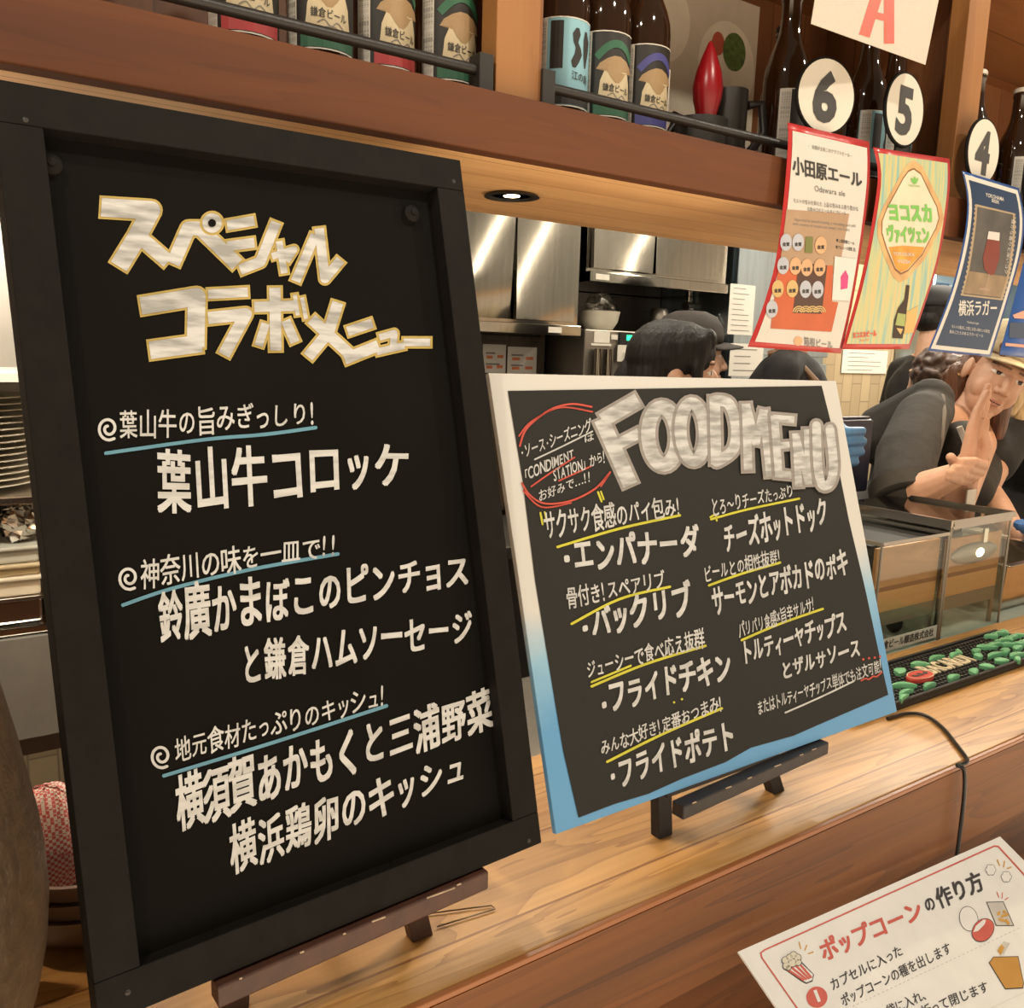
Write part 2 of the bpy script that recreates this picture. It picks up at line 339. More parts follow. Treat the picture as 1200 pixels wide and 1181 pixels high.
class Ink:
    def __init__(s, surf, lift): s.s, s.l, s.mb = surf, lift, MB()
    def up(s): s.l += 1.2e-5                      # every stroke lies a hair above the one before it
    def poly(s, pts, n=0):
        s.mb.add([s.s.at(x, y, s.l) for x, y in pts], [tuple(range(len(pts)))]); s.up(); return s
    def grid(s, q, n=8, m=4):                   # filled quad tl,tr,br,bl that follows a curl
        q = [np.array(p, float) for p in q]; vs = []
        for j in range(n + 1):
            v = j / n; a = q[0] + (q[3] - q[0]) * v; b = q[1] + (q[2] - q[1]) * v
            for i in range(m + 1): p = a + (b - a) * i / m; vs.append(s.s.at(p[0], p[1], s.l))
        s.mb.add(vs, [(j * (m + 1) + i, j * (m + 1) + i + 1, (j + 1) * (m + 1) + i + 1, (j + 1) * (m + 1) + i) for j in range(n) for i in range(m)]); return s
    def oval(s, c, rx, ry, rot=0, n=28):
        ca, sa = math.cos(rot), math.sin(rot)
        return s.poly([(c[0] + rx * math.cos(t) * ca - ry * math.sin(t) * sa, c[1] + rx * math.cos(t) * sa + ry * math.sin(t) * ca) for t in (2 * math.pi * k / n for k in range(n))])
    def ring(s, c, rx, ry, w, rot=0, n=32, a0=0, a1=2 * math.pi):
        ca, sa = math.cos(rot), math.sin(rot); P = []
        for k in range(n + 1):
            t = a0 + (a1 - a0) * k / n; P.append((c[0] + rx * math.cos(t) * ca - ry * math.sin(t) * sa, c[1] + rx * math.cos(t) * sa + ry * math.sin(t) * ca))
        return s.line(P, w, sharp=True)
    def line(s, pts, w, sharp=False, taper=0, flat=False):
        pts = [np.array(p, float) for p in pts]
        if not sharp and len(pts) > 2:
            out = []
            for i in range(len(pts) - 1):
                p0, p1, p2, p3 = pts[max(i - 1, 0)], pts[i], pts[i + 1], pts[min(i + 2, len(pts) - 1)]
                for k in range(6):
                    t = k / 6; out.append(.5 * (2 * p1 + (p2 - p0) * t + (2 * p0 - 5 * p1 + 4 * p2 - p3) * t * t + (3 * p1 - p0 - 3 * p2 + p3) * t ** 3))
            pts = out + [pts[-1]]
        vs = []; n = len(pts)
        for i, p in enumerate(pts):
            a = p - pts[i - 1] if i else pts[1] - p
            b = pts[i + 1] - p if i < n - 1 else a
            a = a / (np.linalg.norm(a) or 1); b = b / (np.linalg.norm(b) or 1); d = a + b
            d = d / (np.linalg.norm(d) or 1); c = max(.6, d @ a); nn = np.array([-d[1], d[0]]) * (w / 2 / c)
            if taper: nn = nn * (1 - taper * i / (n - 1))
            vs += [p + nn, p - nn]
        s.mb.add([s.s.at(v[0], v[1], s.l) for v in vs], [(2 * i, 2 * i + 1, 2 * i + 3, 2 * i + 2) for i in range(n - 1)]); s.up()
        if not flat:
            r = w / 2 * .98
            s.oval(pts[0], r, r, n=12); r *= (1 - taper); s.oval(pts[-1], r, r, n=12)
        return s
    def bar(s, pts, w, grow):                   # broad marker stroke with cut ends
        pts = [np.array(p, float) for p in pts]; a = pts[0] - pts[1]; b = pts[-1] - pts[-2]
        pts[0] = pts[0] + a / np.linalg.norm(a) * grow; pts[-1] = pts[-1] + b / np.linalg.norm(b) * grow
        for i in range(len(pts) - 1):
            s.line(pts[i:i + 2], w, flat=True)
            if i: s.oval(pts[i], w / 2, w / 2, n=16)
        return s
    def text(s, st, p0, p1, h0, h1=None, bold=0, up=(0, -1), jit=0, slant=0):
        h1 = h0 if h1 is None else h1; p0, p1, up = (np.array(a, float) for a in (p0, p1, up))
        gs = [(c, glyph(c, bold * .8) if c != ' ' else ([], [])) for c in st]; adv = [advance(c, g[0]) for c, g in gs]; tot = sum(adv); cu = 0
        lift0 = s.l; shifts = [(0, 0)] if not bold else [(-bold, -bold * .7), (bold, -bold * .7), (-bold, bold * .7), (bold, bold * .7), (0, 0)]
        for (c, (vs, fs)), a in zip(gs, adv):
            if vs:
                full = ord(c) >= 0x2000; mid = a / 2
                rot = random.uniform(-1, 1) * .06 * jit; sc = 1 + random.uniform(-.09, .09) * jit; dy = random.uniform(-.05, .05) * jit
                ca, sa = math.cos(rot), math.sin(rot)
                for si, (bx, by) in enumerate(shifts if full else shifts[-1:]):
                    pts = []; lift = lift0 + si * 1.5e-5
                    for x, y in vs:
                        if c == '・': x, y = .5 + (x - .5) * 1.5, .30 + (y - .38) * .62
                        x = x * (a if full else 1) + bx; y = y + by; yy = (y + .09) / .96 if full else y / .74
                        dx, dyy = (x - mid) * sc, (yy - .5) * sc
                        x, yy = mid + dx * ca - dyy * sa + slant * (yy - .5), .5 + dx * sa + dyy * ca + dy
                        u = (cu + x) / tot; q = p0 + (p1 - p0) * u + up * ((h0 + (h1 - h0) * u) * yy); pts.append(s.s.at(q[0], q[1], lift))
                    s.mb.add(pts, fs)
            cu += a
        s.l = lift0 + len(shifts) * 1.5e-5
        return s
    def build(s, name, m, parent): return s.mb.build(name, m, parent)
def pts_from(crop, sc, off): return [(off[0] + x / sc, off[1] + y / sc) for x, y in crop]

# ================================================================== SETTING
def struct(name, a, b, m): return MB().box(a, b).build(name, m, kind='structure')
tile_beige = brick('beige_stacked_tile', (.46, .36, .22), (.33, .25, .15), (.25, .19, .12), .20, .085, .35)
floor_m = mat('grey_kitchen_floor', (.12, .11, .10), .5, vary=.2, scale=20)
plaster = mat('warm_plaster', (.42, .36, .29), .85, vary=.05)
struct('floor', (-1.6, .30, -1.1), (6.2, 3.1, -1.05), floor_m)
struct('ceiling', (-1.6, 1.06, 1.70), (6.2, 3.1, 1.75), plaster)
struct('wall_back', (-1.6, 2.95, -1.05), (6.2, 3.05, 1.70), tile_beige)
struct('wall_left', (-1.6, 1.06, -1.05), (-1.5, 2.95, 1.70), plaster)
struct('wall_right', (6.1, 1.06, -1.05), (6.2, 2.95, 1.70), plaster)

# ------------------------------------------------------------------ bar counter
ct = thing('bar_counter', (1.0, .68, -1.05), 'long light-brown wooden bar counter with grainy top under the menu boards', 'counter')
MB().box((-.9, .533, -.035), (3.0, .83, 0)).build('counter_top', oak, ct, bevel=.002)
MB().box((-.9, .527, -.006), (3.0, .533, -.0003)).build('edge_band', edge_wood, ct, bevel=.001)
mb = MB(); mb.box((-.9, .527, -.118), (3.0, .56, -.0355)); mb.box((-.9, .527, -.0355), (3.0, .5328, -.0065)); mb.build('apron_board', front_wood, ct)
MB().box((-.9, .556, -1.05), (3.0, .575, -.118)).build('front_panel', front_wood, ct)
for x in (-.5, .16, .815, 1.47, 2.13, 2.79):
    MB().box((x, .545, -1.05), (x + .022, .557, -.118)).build('batten', post_wood, ct)
MB().box((-.9, .82, -1.05), (3.0, .83, -.035)).build('kitchen_side_panel', front_wood, ct)
MB().box((-.9, .575, -1.05), (3.0, .82, -1.0)).build('plinth', black_paint, ct)
MB().box((.3, .27, -.38), (1.7, .556, -.36)).build('bag_ledge', front_wood, ct)

# kitchen worktop just behind the counter
wt = thing('kitchen_worktop', (2.0, 1.0, -1.05), 'pale worktop of the kitchen side, right behind the bar counter under the glass case', 'worktop')
MB().box((1.22, .832, -.03), (3.2, 1.16, -.004)).build('top', mat('pale_green_white_laminate', (.42, .47, .41), .25), wt, bevel=.002)
MB().box((1.24, .85, -1.05), (3.18, 1.14, -.03)).build('body', steel_dark, wt)

sb = thing('steel_bench', (.85, 1.2, -1.05), 'low steel bench glimpsed in the gap between the two menu boards', 'bench')
MB().box((.50, 1.0, -.20), (1.2, 1.42, -.17)).build('bench_top', steel_dark, sb, bevel=.003)
for x in (.52, 1.18):
    for y in (1.02, 1.40): MB().tube([(x, y, -1.05), (x, y, -.20)], .015, 10).build('leg', steel_dark, sb, True)

# ------------------------------------------------------------------ overhead shelf
ov = thing('overhead_shelf', (1.0, .9, .692), 'brown wooden overhead bottle shelf with planked underside above the bar counter', 'shelf')
MB().box((-.9, .74, .692), (3.6, .762, .748)).build('front_beam', beam_wood, ov, bevel=.0015)
MB().box((-.9, .762, .692), (3.6, 1.052, .712)).build('soffit', soffit_wood, ov)
MB().box((-.9, .762, .712), (3.6, 1.03, .746)).build('shelf_board', shelf_wood, ov)
MB().box((-.9, 1.03, .712), (3.6, 1.050, 1.70)).build('back_panel', shelf_wood, ov)
MB().box((-.9, 1.0502, .712), (3.6, 1.0525, 1.70)).build('grey_reflection_panel', mat('reflection_grey', (.30, .29, .27), .6), ov)  # unseen grey sheet added so the steel doors reflect no brown wood
for x in (-.35, .487, 1.30, 2.13, 2.95):
    MB().box((x, .762, .746), (x + .055, .79, 1.32)).build('post', post_wood, ov, bevel=.001)
    MB().box((x + .030, .79, .746), (x + .051, 1.03, 1.32)).build('divider', shelf_wood, ov)
MB().box((-.9, .762, 1.075), (3.6, 1.03, 1.10)).build('upper_board', wood('upper_board_wood', (.26, .10, .032), (.12, .045, .014), plank=.12), ov)

def rod(x0, x1, label, n):
    t = thing('bottle_guard_rail', ((x0 + x1) / 2, .768, .748), label, 'rail')
    MB().tube([(x0, .768, .772), (x1, .768, .772)], .0052, 12).build('rod', black_metal, t, True)
    for x in (x0, x1): MB().box((x - .008, .758, .7485), (x + .008, .778, .786)).build('bracket', black_metal, t, bevel=.001)
rod(-.29, .474, 'black metal guard rail in front of the cream-labelled bottles', 0)
rod(.549, 1.284, 'black metal guard rail in front of the bottles right of the wooden post', 1)
rod(1.362, 2.12, 'black metal guard rail behind the number four disc', 2)

# recessed downlights in the soffit
led = mat('lit_led', (1, .86, .66), emit=14)
for i, x in enumerate(LAMPX):
    t = thing('recessed_downlight', (x, .912, .692), ('recessed ceiling downlight hidden above the chalkboard in the planked underside', 'round black recessed downlight between chalkboard and food menu', 'recessed downlight in the planked underside behind the hanging yellow-green poster', 'recessed downlight in the planked underside furthest along the counter')[i], 'light', 'downlights in the planked underside')
    MB().lathe([(.0315, -.0006), (.034, -.003), (.027, -.0035), (.024, -.0006)], 36, (x, .912, .692)).build('trim_ring', black_metal, t, True)
    MB().lathe([(0.0001, -.0008), (.026, -.0008)], 36, (x, .912, .692)).build('baffle', mat('grey_baffle', (.06, .055, .05), .35), t)
    MB().lathe([(.0001, -.0016), (.010, -.0016)], 24, (x, .912, .692)).build('led', led, t)

# ================================================================== CHALKBOARD
def frame_of(R):
    TL, TR, BL, BR = [np.array(r) for r in R]; U = BR - BL; w = np.linalg.norm(U); U /= w; V = TL - BL; V -= U * (V @ U); h = np.linalg.norm(V); V /= h
    return BL, U, V, np.cross(U, V), w, h
B0, BU, BV, BN, BW, BH = frame_of([[.0519, .6968, .67], [.4218, .7167, .6741], [.0662, .5551, .0619], [.4362, .575, .066]])
def bb(u0, u1, v0, v1, d0, d1):                # block in board space, d = depth towards the viewer
    return [B0 + BU * u + BV * v + BN * d for d, (u, v) in [(d0, (u0, v0)), (d0, (u1, v0)), (d0, (u1, v1)), (d0, (u0, v1)), (d1, (u0, v0)), (d1, (u1, v0)), (d1, (u1, v1)), (d1, (u0, v1))]]
cb = thing('chalkboard', B0 + BU * BW / 2, 'big black framed chalkboard headed in yellow-outlined letters, handwritten specials below', 'chalkboard')
MB().hexa(bb(.01, BW - .01, .01, BH - .01, -.022, -.014)).build('writing_surface', slate, cb)
fw = .0285
for a in ((0, fw, fw, BH - fw), (BW - fw, BW, fw, BH - fw)):
    MB().hexa(bb(*a, -.026, 0)).build('frame_side', black_paint, cb, bevel=.0008)
for a in ((0, BW, 0, fw - .0002), (0, BW, BH - fw + .0002, BH)):
    MB().hexa(bb(*a, -.026, 0)).build('frame_rail', black_paint, cb, bevel=.0008)
surf = Plane(B0 - BN * .014, BN)
for q in ((58, 195), (480, 252)):
    p = surf.at(*q, 0); z = BN; mb = MB(); Rm = np.stack([BU, BV, BN], 1)
    mb.lathe([(.0001, .0075), (.004, .0075), (.0075, .005), (.0078, .0), (.0, .0)][::-1], 20, p, R=Rm); mb.lathe([(.0001, .0095), (.0028, .009), (.0030, .007)], 14, p, R=Rm)
    mb.build('magnet_peg', black_paint, cb, True)
for q in ((30, 140), (532, 212), (150, 1163), (620, 985)):
    p = Plane(B0, BN).at(*q, 0); MB().lathe([(.0001, .0008), (.0016, .0005), (.002, 0)], 10, p, R=np.stack([BU, BV, BN], 1)).build('frame_pin', black_metal, cb, True)

c1 = lambda P: pts_from(P, 1.875, (0, 80))
title = [  # (strokes in crop space, width)
 ([(236, 306), (332, 312), (300, 372), (268, 424)], 44), ([(302, 366), (362, 418)], 34),
 ([(384, 420), (414, 352), (440, 352), (514, 424)], 34),
 ([(506, 344), (552, 336)], 25), ([(506, 390), (552, 384)], 25), ([(534, 440), (572, 425), (604, 345)], 26),
 ([(602, 412), (646, 398), (632, 420)], 18), ([(614, 384), (624, 446)], 18),
 ([(652, 462), (690, 372)], 24), ([(702, 358), (714, 462), (744, 426)], 24),
 ([(322, 520), (432, 502), (430, 600)], 42), ([(342, 618), (430, 606)], 42),
 ([(464, 496), (538, 492)], 24), ([(466, 548), (540, 540), (496, 622)], 30),
 ([(566, 524), (640, 522)], 26), ([(604, 490), (606, 612)], 28), ([(582, 566), (570, 604)], 22), ([(630, 560), (646, 596)], 24), ([(648, 500), (654, 540)], 12), ([(664, 506), (672, 548)], 12),
 ([(740, 522), (722, 580), (682, 628)], 28), ([(690, 556), (762, 622)], 28),
 ([(770, 576), (812, 562)], 24), ([(764, 636), (824, 612)], 28),
 ([(838, 590), (866, 582), (864, 612)], 18), ([(832, 622), (884, 610)], 18), ([(892, 602), (940, 602)], 20)]
yl = Ink(surf, .0004); wl = Ink(surf, .0008); hole = Ink(surf, .0022)
for P, w in title:
    q = c1(P); g = w / 1.875 * .34; yl.bar(q, w / 1.875 + 4.0, g + 2.0); wl.bar(q, w / 1.875 - 1.6, g - .8)
q = c1([(466, 340)])[0]
yl.oval(q, 14.5, 14.5); wl.oval(q, 11.5, 11.5); hole.oval(q, 4.6, 4.6); 
yl.build('title_outline', chalk_yellow, cb); wl.build('title_lettering', chalk_streak, cb); hole.build('title_counter', slate, cb)
for st, p0, p1, h0, h1, b in [
    ('葉山牛の旨みぎっしり!', (141, 516), (374, 497), 36, 28, .012),
    ('葉山牛コロッケ', (186, 604), (484, 570), 84, 52, .026),
    ('神奈川の味を一皿で!!', (166, 690), (399, 650), 36, 26, .012),
    ('鈴廣かまぼこのピンチョス', (188, 756), (553, 684), 66, 38, .028),
    ('と鎌倉ハムソーセージ', (284, 804), (557, 750), 54, 40, .028),
    ('地元食材たっぷりのキッシュ!', (206, 894), (455, 826), 30, 26, .012),
    ('横須賀あかもくと三浦野菜', (210, 972), (580, 852), 62, 48, .030),
    ('横浜鶏卵のキッシュ', (272, 1028), (549, 916), 60, 40, .026)]:
    k = Ink(surf, .0008); k.text(st, p0, p1, h0, h1, b, up=(-.10, -1), jit=1, slant=.10); k.build('handwritten_line', chalk_white, cb)
for (x, y) in ((128, 502), (152, 677), (190, 886)):
    P = [(x + 12.5 * (1 - k / 24) ** .75 * math.cos(1.0 + k * .46) - 1, y + 14 * (1 - k / 24) ** .75 * math.sin(1.0 + k * .46)) for k in range(22)]
    k = Ink(surf, .0008); k.line(P, 3.4); k.build('swirl_mark', chalk_white, cb)
for P in ([(124, 531), (240, 515), (310, 509), (370, 501)], [(144, 709), (200, 690), (290, 668), (396, 649)], [(192, 909), (320, 870), (453, 827)]):
    k = Ink(surf, .0008); k.line(P, 4.2); k.build('blue_underline', chalk_blue, cb)

# easels
easel_brown = mat('dark_red_brown_wood', (.060, .022, .013), .5, vary=.25, scale=50)
easel_navy = mat('dark_navy_black_wood', (.016, .013, .015), .5, vary=.3, scale=50)
worn = mat('worn_bare_wood_edge', (.45, .33, .22), .7, vary=.3, scale=120)
def easel(name, label, m, x0, x1, lx, Y, tilt, zr, hr, top, feetx):
    t = thing(name, ((x0 + x1) / 2, Y + .05, 0), label, 'easel')
    dirv = np.array([0, math.sin(tilt), math.cos(tilt)]); nv = np.array([0, -math.cos(tilt), math.sin(tilt)])
    yw = (Y[1] - Y[0]) / (x1 - x0) if hasattr(Y, '__len__') else 0
    mb = MB(); mb.bar((x0, Y - .011, zr), (x1, Y - .011 + .014, zr + .003), .016, hr, up=(0, 0, 1)); mb.build('rail', m, t, bevel=.0015)
    rnd = random.Random(int(x0 * 1000))
    for k in range(6):
        fx = (k + rnd.random() * .8) / 6.2; xa = x0 + (x1 - x0) * fx; yy = Y + fx * .014
        MB().box((xa, yy - .0195, zr + hr / 2 - .0006 + fx * .003), (xa + .002 + .03 * rnd.random() ** 2, yy - .0186, zr + hr / 2 + .0003 + fx * .003)).build('worn_edge', worn, t)
    for x in feetx:
        f = np.array([x, Y + .028, .0]); 
        a = f + np.array([0, -.010, .0]); e = f + dirv * top; e[0] += (sum(feetx) / 2 - x) * .55
        w, th = .020, .009
        # foot cut flat on the counter
        d = (e - f); 
        pts = [f + (-w / 2, -.006, 0), f + (w / 2, -.006, 0), f + (w / 2, .007, 0), f + (-w / 2, .007, 0)]
        mb = MB(); mb.hexa(pts + [p + d for p in pts]); mb.build('front_leg', m, t, bevel=.001)
    xm = sum(feetx) / 2; f = np.array([xm, Y + .028 + top * .62, 0]); e = np.array([xm, Y + .042 + math.sin(tilt) * top * .8, math.cos(tilt) * top * .8])
    pts = [f + (-.010, -.006, 0), f + (.010, -.006, 0), f + (.010, .006, 0), f + (-.010, .006, 0)]
    MB().hexa(pts + [p + (e - f) for p in pts]).build('rear_leg', m, t, bevel=.001)
    MB().bar((min(feetx), Y + .030, zr + .0), (max(feetx), Y + .032, zr + .0), .012, .018).build('crossbar', m, t, bevel=.001)
    return t
E0 = easel('table_easel', 'dark red-brown wooden table easel with worn rail under the big chalkboard', easel_brown, .141, .374, 0, .572, .232, .0515, .017, .30, (.165, .326))
e0k = MB().tube([(.345, .62, .002), (.40, .60, .002), (.40, .594, .002), (.343, .60, .002)], .0007, 8).build('wire_stay', mat('dull_wire', (.22, .17, .11), .4, .9), E0, True)

# ================================================================== FOOD MENU BOARD
F0, FU, FV, FN, FW, FH = frame_of([[.4549, .712, .4829], [1.0078, .7201, .4791], [.454, .5769, .0679], [1.007, .585, .0641]])
fb = thing('food_menu_board', F0 + FU * FW / 2, 'white and sky-blue board with black paper reading FOOD MENU on a dark table easel', 'menu board')
m, t_, b_ = nt('white_to_blue_painted_board'); N_, L_ = t_.nodes, t_.links
tc = N_.new('ShaderNodeTexCoord'); sp = N_.new('ShaderNodeSeparateXYZ'); L_.new(tc.outputs['Object'], sp.inputs[0])
nz = N_.new('ShaderNodeTexNoise'); nz.inputs['Scale'].default_value = 9; nz.inputs['Detail'].default_value = 5; L_.new(tc.outputs['Object'], nz.inputs['Vector'])
ma = N_.new('ShaderNodeMath'); ma.operation = 'MULTIPLY_ADD'; L_.new(nz.outputs['Fac'], ma.inputs[0]); ma.inputs[1].default_value = .10; L_.new(sp.outputs['Z'], ma.inputs[2])
mr = N_.new('ShaderNodeMapRange'); mr.inputs['From Min'].default_value = .15; mr.inputs['From Max'].default_value = .25; L_.new(ma.outputs[0], mr.inputs['Value'])
cr = N_.new('ShaderNodeValToRGB'); e_ = cr.color_ramp.elements; e_[0].color = (.10, .30, .55, 1); e_[1].color = (.58, .575, .55, 1)
q_ = cr.color_ramp.elements.new(.45); q_.color = (.24, .45, .62, 1)
L_.new(mr.outputs[0], cr.inputs[0]); L_.new(cr.outputs[0], b_.inputs['Base Color']); b_.inputs['Roughness'].default_value = .45
def fbx(u0, u1, v0, v1, d0, d1): return [F0 + FU * u + FV * v + FN * d for d, (u, v) in [(d0, (u0, v0)), (d0, (u1, v0)), (d0, (u1, v1)), (d0, (u0, v1)), (d1, (u0, v0)), (d1, (u1, v0)), (d1, (u1, v1)), (d1, (u0, v1))]]
MB().hexa(fbx(0, FW, 0, FH, -.006, 0)).build('backing_board', m, fb, bevel=.0006)
fs = Plane(F0, FN); paper = mat('black_matte_paper', (.012, .0115, .0095), .85, vary=.08, scale=300)
k = Ink(fs, .0006)
edge = [(595, 458), (780, 455), (963, 452), (975, 500), (985, 560), (995, 610), (1014, 690), (1030, 765), (1041, 814), (985, 838), (955, 851), (930, 862), (880, 876), (850, 893), (800, 912), (760, 930), (720, 942), (678, 958), (660, 880), (645, 790), (627, 680), (612, 560)]
k.poly(edge); k.build('black_paper', paper, fb)
c3 = lambda P: pts_from(P, 2.4, (560, 420)); c4 = lambda P: pts_from(P, 2.4, (560, 680))
lift_ = .0008
def letter(strokes=(), rings=()):
    global lift_
    g_ = Ink(fs, lift_); w_ = Ink(fs, lift_ + .0003)
    for P, w, sh in strokes:
        if sh: g_.bar(c3(P), (w + 17) / 2.4, (w * .3 + 8) / 2.4); w_.bar(c3(P), w / 2.4, w * .3 / 2.4)
        else: g_.line(c3(P), (w + 17) / 2.4); w_.line(c3(P), w / 2.4)
    for c, rx, ry, w in rings:
        q = c3([c])[0]; g_.ring(q, rx / 2.4, ry / 2.4, (w + 17) / 2.4, rot=-.05); w_.ring(q, rx / 2.4, ry / 2.4, w / 2.4, rot=-.05)
    g_.build('headline_halo', grey_marker, fb); w_.build('headline_letter', chalk_streak, fb); lift_ += .00045
letter([([(352, 182), (424, 344)], 42, 1), ([(360, 168), (440, 122)], 40, 1), ([(392, 242), (446, 214)], 30, 1)])
letter(rings=[((520, 218), 41, 80, 40)])
letter(rings=[((604, 206), 34, 80, 34)])
letter([([(666, 116), (670, 288)], 30, 1), ([(668, 118), (706, 128), (726, 190), (718, 255), (672, 290)], 30, 0)])
letter([([(754, 134), (760, 308)], 24, 1), ([(756, 136), (782, 236)], 22, 1), ([(782, 236), (802, 150)], 22, 1), ([(804, 152), (822, 324)], 24, 1)])
letter([([(834, 166), (846, 326)], 22, 1), ([(836, 168), (884, 172)], 20, 1), ([(840, 246), (878, 243)], 19, 1), ([(848, 325), (880, 328)], 20, 1)])
letter([([(902, 354), (894, 216)], 20, 1), ([(896, 222), (928, 346)], 19, 1), ([(930, 348), (926, 204)], 19, 1)])
letter([([(952, 188), (956, 300), (968, 354), (990, 350), (1000, 300), (990, 198)], 25, 0)])
FL = [  # text, crop fn, p0, p1, h0, h1, bold
 ('・ソース・シーズニング', c3, (122, 286), (322, 204), 44, 36, .012), ('は', c3, (298, 240), (330, 230), 26, 26, .01),
 ('「CONDIMENT', c3, (122, 350), (272, 280), 34, 28, .018), ('STATION」から!', c3, (214, 344), (362, 290), 32, 34, .016), ('お好みで…!!', c3, (172, 406), (322, 342), 34, 30, .012),
 ('サクサク食感のパイ包み!', c3, (190, 508), (576, 440), 84, 54, .016), ('・エンパナーダ', c3, (240, 610), (632, 556), 100, 100, .036),
 ('骨付き!スペアリブ', c3, (252, 706), (530, 646), 62, 50, .016), ('・バックリブ', c4, (290, 172), (608, 98), 88, 100, .036),
 ('ジューシーで食べ応え抜群', c4, (308, 280), (640, 186), 52, 56, .016), ('・フライドチキン', c4, (346, 386), (718, 274), 90, 86, .036),
 ('みんな大好き!定番おつまみ!', c4, (348, 494), (692, 362), 44, 42, .016), ('・フライドポテト', c4, (372, 596), (728, 470), 92, 88, .036),
 ('とろ〜りチーズたっぷり', c3, (660, 446), (890, 388), 54, 34, .014), ('チーズホットドック', c3, (696, 556), (990, 468), 92, 82, .032),
 ('ビールとの相性抜群!', c3, (638, 632), (856, 574), 50, 42, .014), ('サーモンとアボカドのポキ', c3, (664, 722), (1046, 608), 80, 76, .032),
 ('パリパリ食感×旨辛サルサ!', c4, (736, 166), (950, 84), 46, 42, .014), ('トルティーヤチップス', c4, (746, 242), (1040, 144), 68, 62, .032),
 ('とザルサソース', c4, (856, 280), (1080, 214), 50, 58, .032), ('またはトルティーヤチップス単体でも注文可能!', c4, (788, 380), (1140, 256), 42, 38, .014)]
for st, cf, p0, p1, h0, h1, b in FL:
    k = Ink(fs, .0014); a, c = cf([p0, p1]); k.text(st, a, c, h0 / 2.4, h1 / 2.4, b, up=(-.13, -1), jit=1, slant=.04); k.build('handwritten_line', chalk_white, fb)
for P, m_, w in [(c3([(160, 284), (240, 246), (322, 205)]), chalk_white, 1.8), (c4([(865, 372), (960, 330), (1056, 284)]), chalk_white, 2.0),
    (c3([(150, 360), (210, 318), (272, 278)]), red_marker, 1.8), (c3([(228, 344), (318, 303)]), red_marker, 1.8),
    (c3([(118, 246), (138, 196), (200, 146), (262, 128), (320, 136)]), red_marker, 2.2), (c3([(116, 218), (150, 178), (230, 138), (322, 150)]), red_marker, 1.8),
    (c3([(124, 350), (146, 384), (190, 408), (262, 400), (330, 366), (372, 320)]), red_marker, 2.2), (c3([(128, 372), (180, 418), (262, 406)]), red_marker, 1.8), (c3([(346, 360), (370, 324)]), red_marker, 1.8),
    (c4([(1078, 282), (1090, 276), (1100, 278), (1112, 270), (1122, 270), (1136, 258)]), red_marker, 1.8),
    (c3([(224, 530), (400, 478), (568, 441)]), lime, 3.0), (c3([(176, 434), (182, 466)]), lime, 2.4), (c3([(188, 432), (192, 450)]), lime, 2), (c3([(338, 376), (348, 402)]), lime, 2.4), (c3([(346, 374), (354, 396)]), lime, 2),
    (c4([(264, 122), (400, 52), (540, 18)]), lime, 3.0), (c4([(320, 286), (430, 240)]), lime, 2.6), (c4([(320, 298), (470, 236), (640, 184)]), lime, 3.0), (c4([(364, 510), (520, 432), (686, 360)]), lime, 3.0),
    (c3([(656, 452), (760, 424), (904, 394)]), lime, 2.6), (c3([(654, 446), (668, 440), (672, 456)]), lime, 2.2), (c3([(650, 638), (740, 606), (850, 574)]), lime, 2.8), (c4([(742, 168), (850, 122), (970, 80)]), lime, 2.8)]:
    k = Ink(fs, .0014); k.line(P, w); k.build({'white_marker': 'white_underline', 'red_marker': 'red_pen_line', 'lime_marker': 'yellow_underline'}[m_.name], m_, fb)
for P, m_ in ((c4([(552, 343), (574, 334)]), lime), (c4([(1084, 222), (1100, 219), (1116, 217), (1131, 214)]), red_marker)):
    k = Ink(fs, .0014)
    for p in P: k.oval(p, 1.4, 1.4, n=10)
    k.build('emphasis_dots', m_, fb)
easel('table_easel', 'dark navy-black wooden table easel under the FOOD MENU board', easel_navy, .602, .854, 0, .580, .31, .0525, .015, .26, (.622, .806))


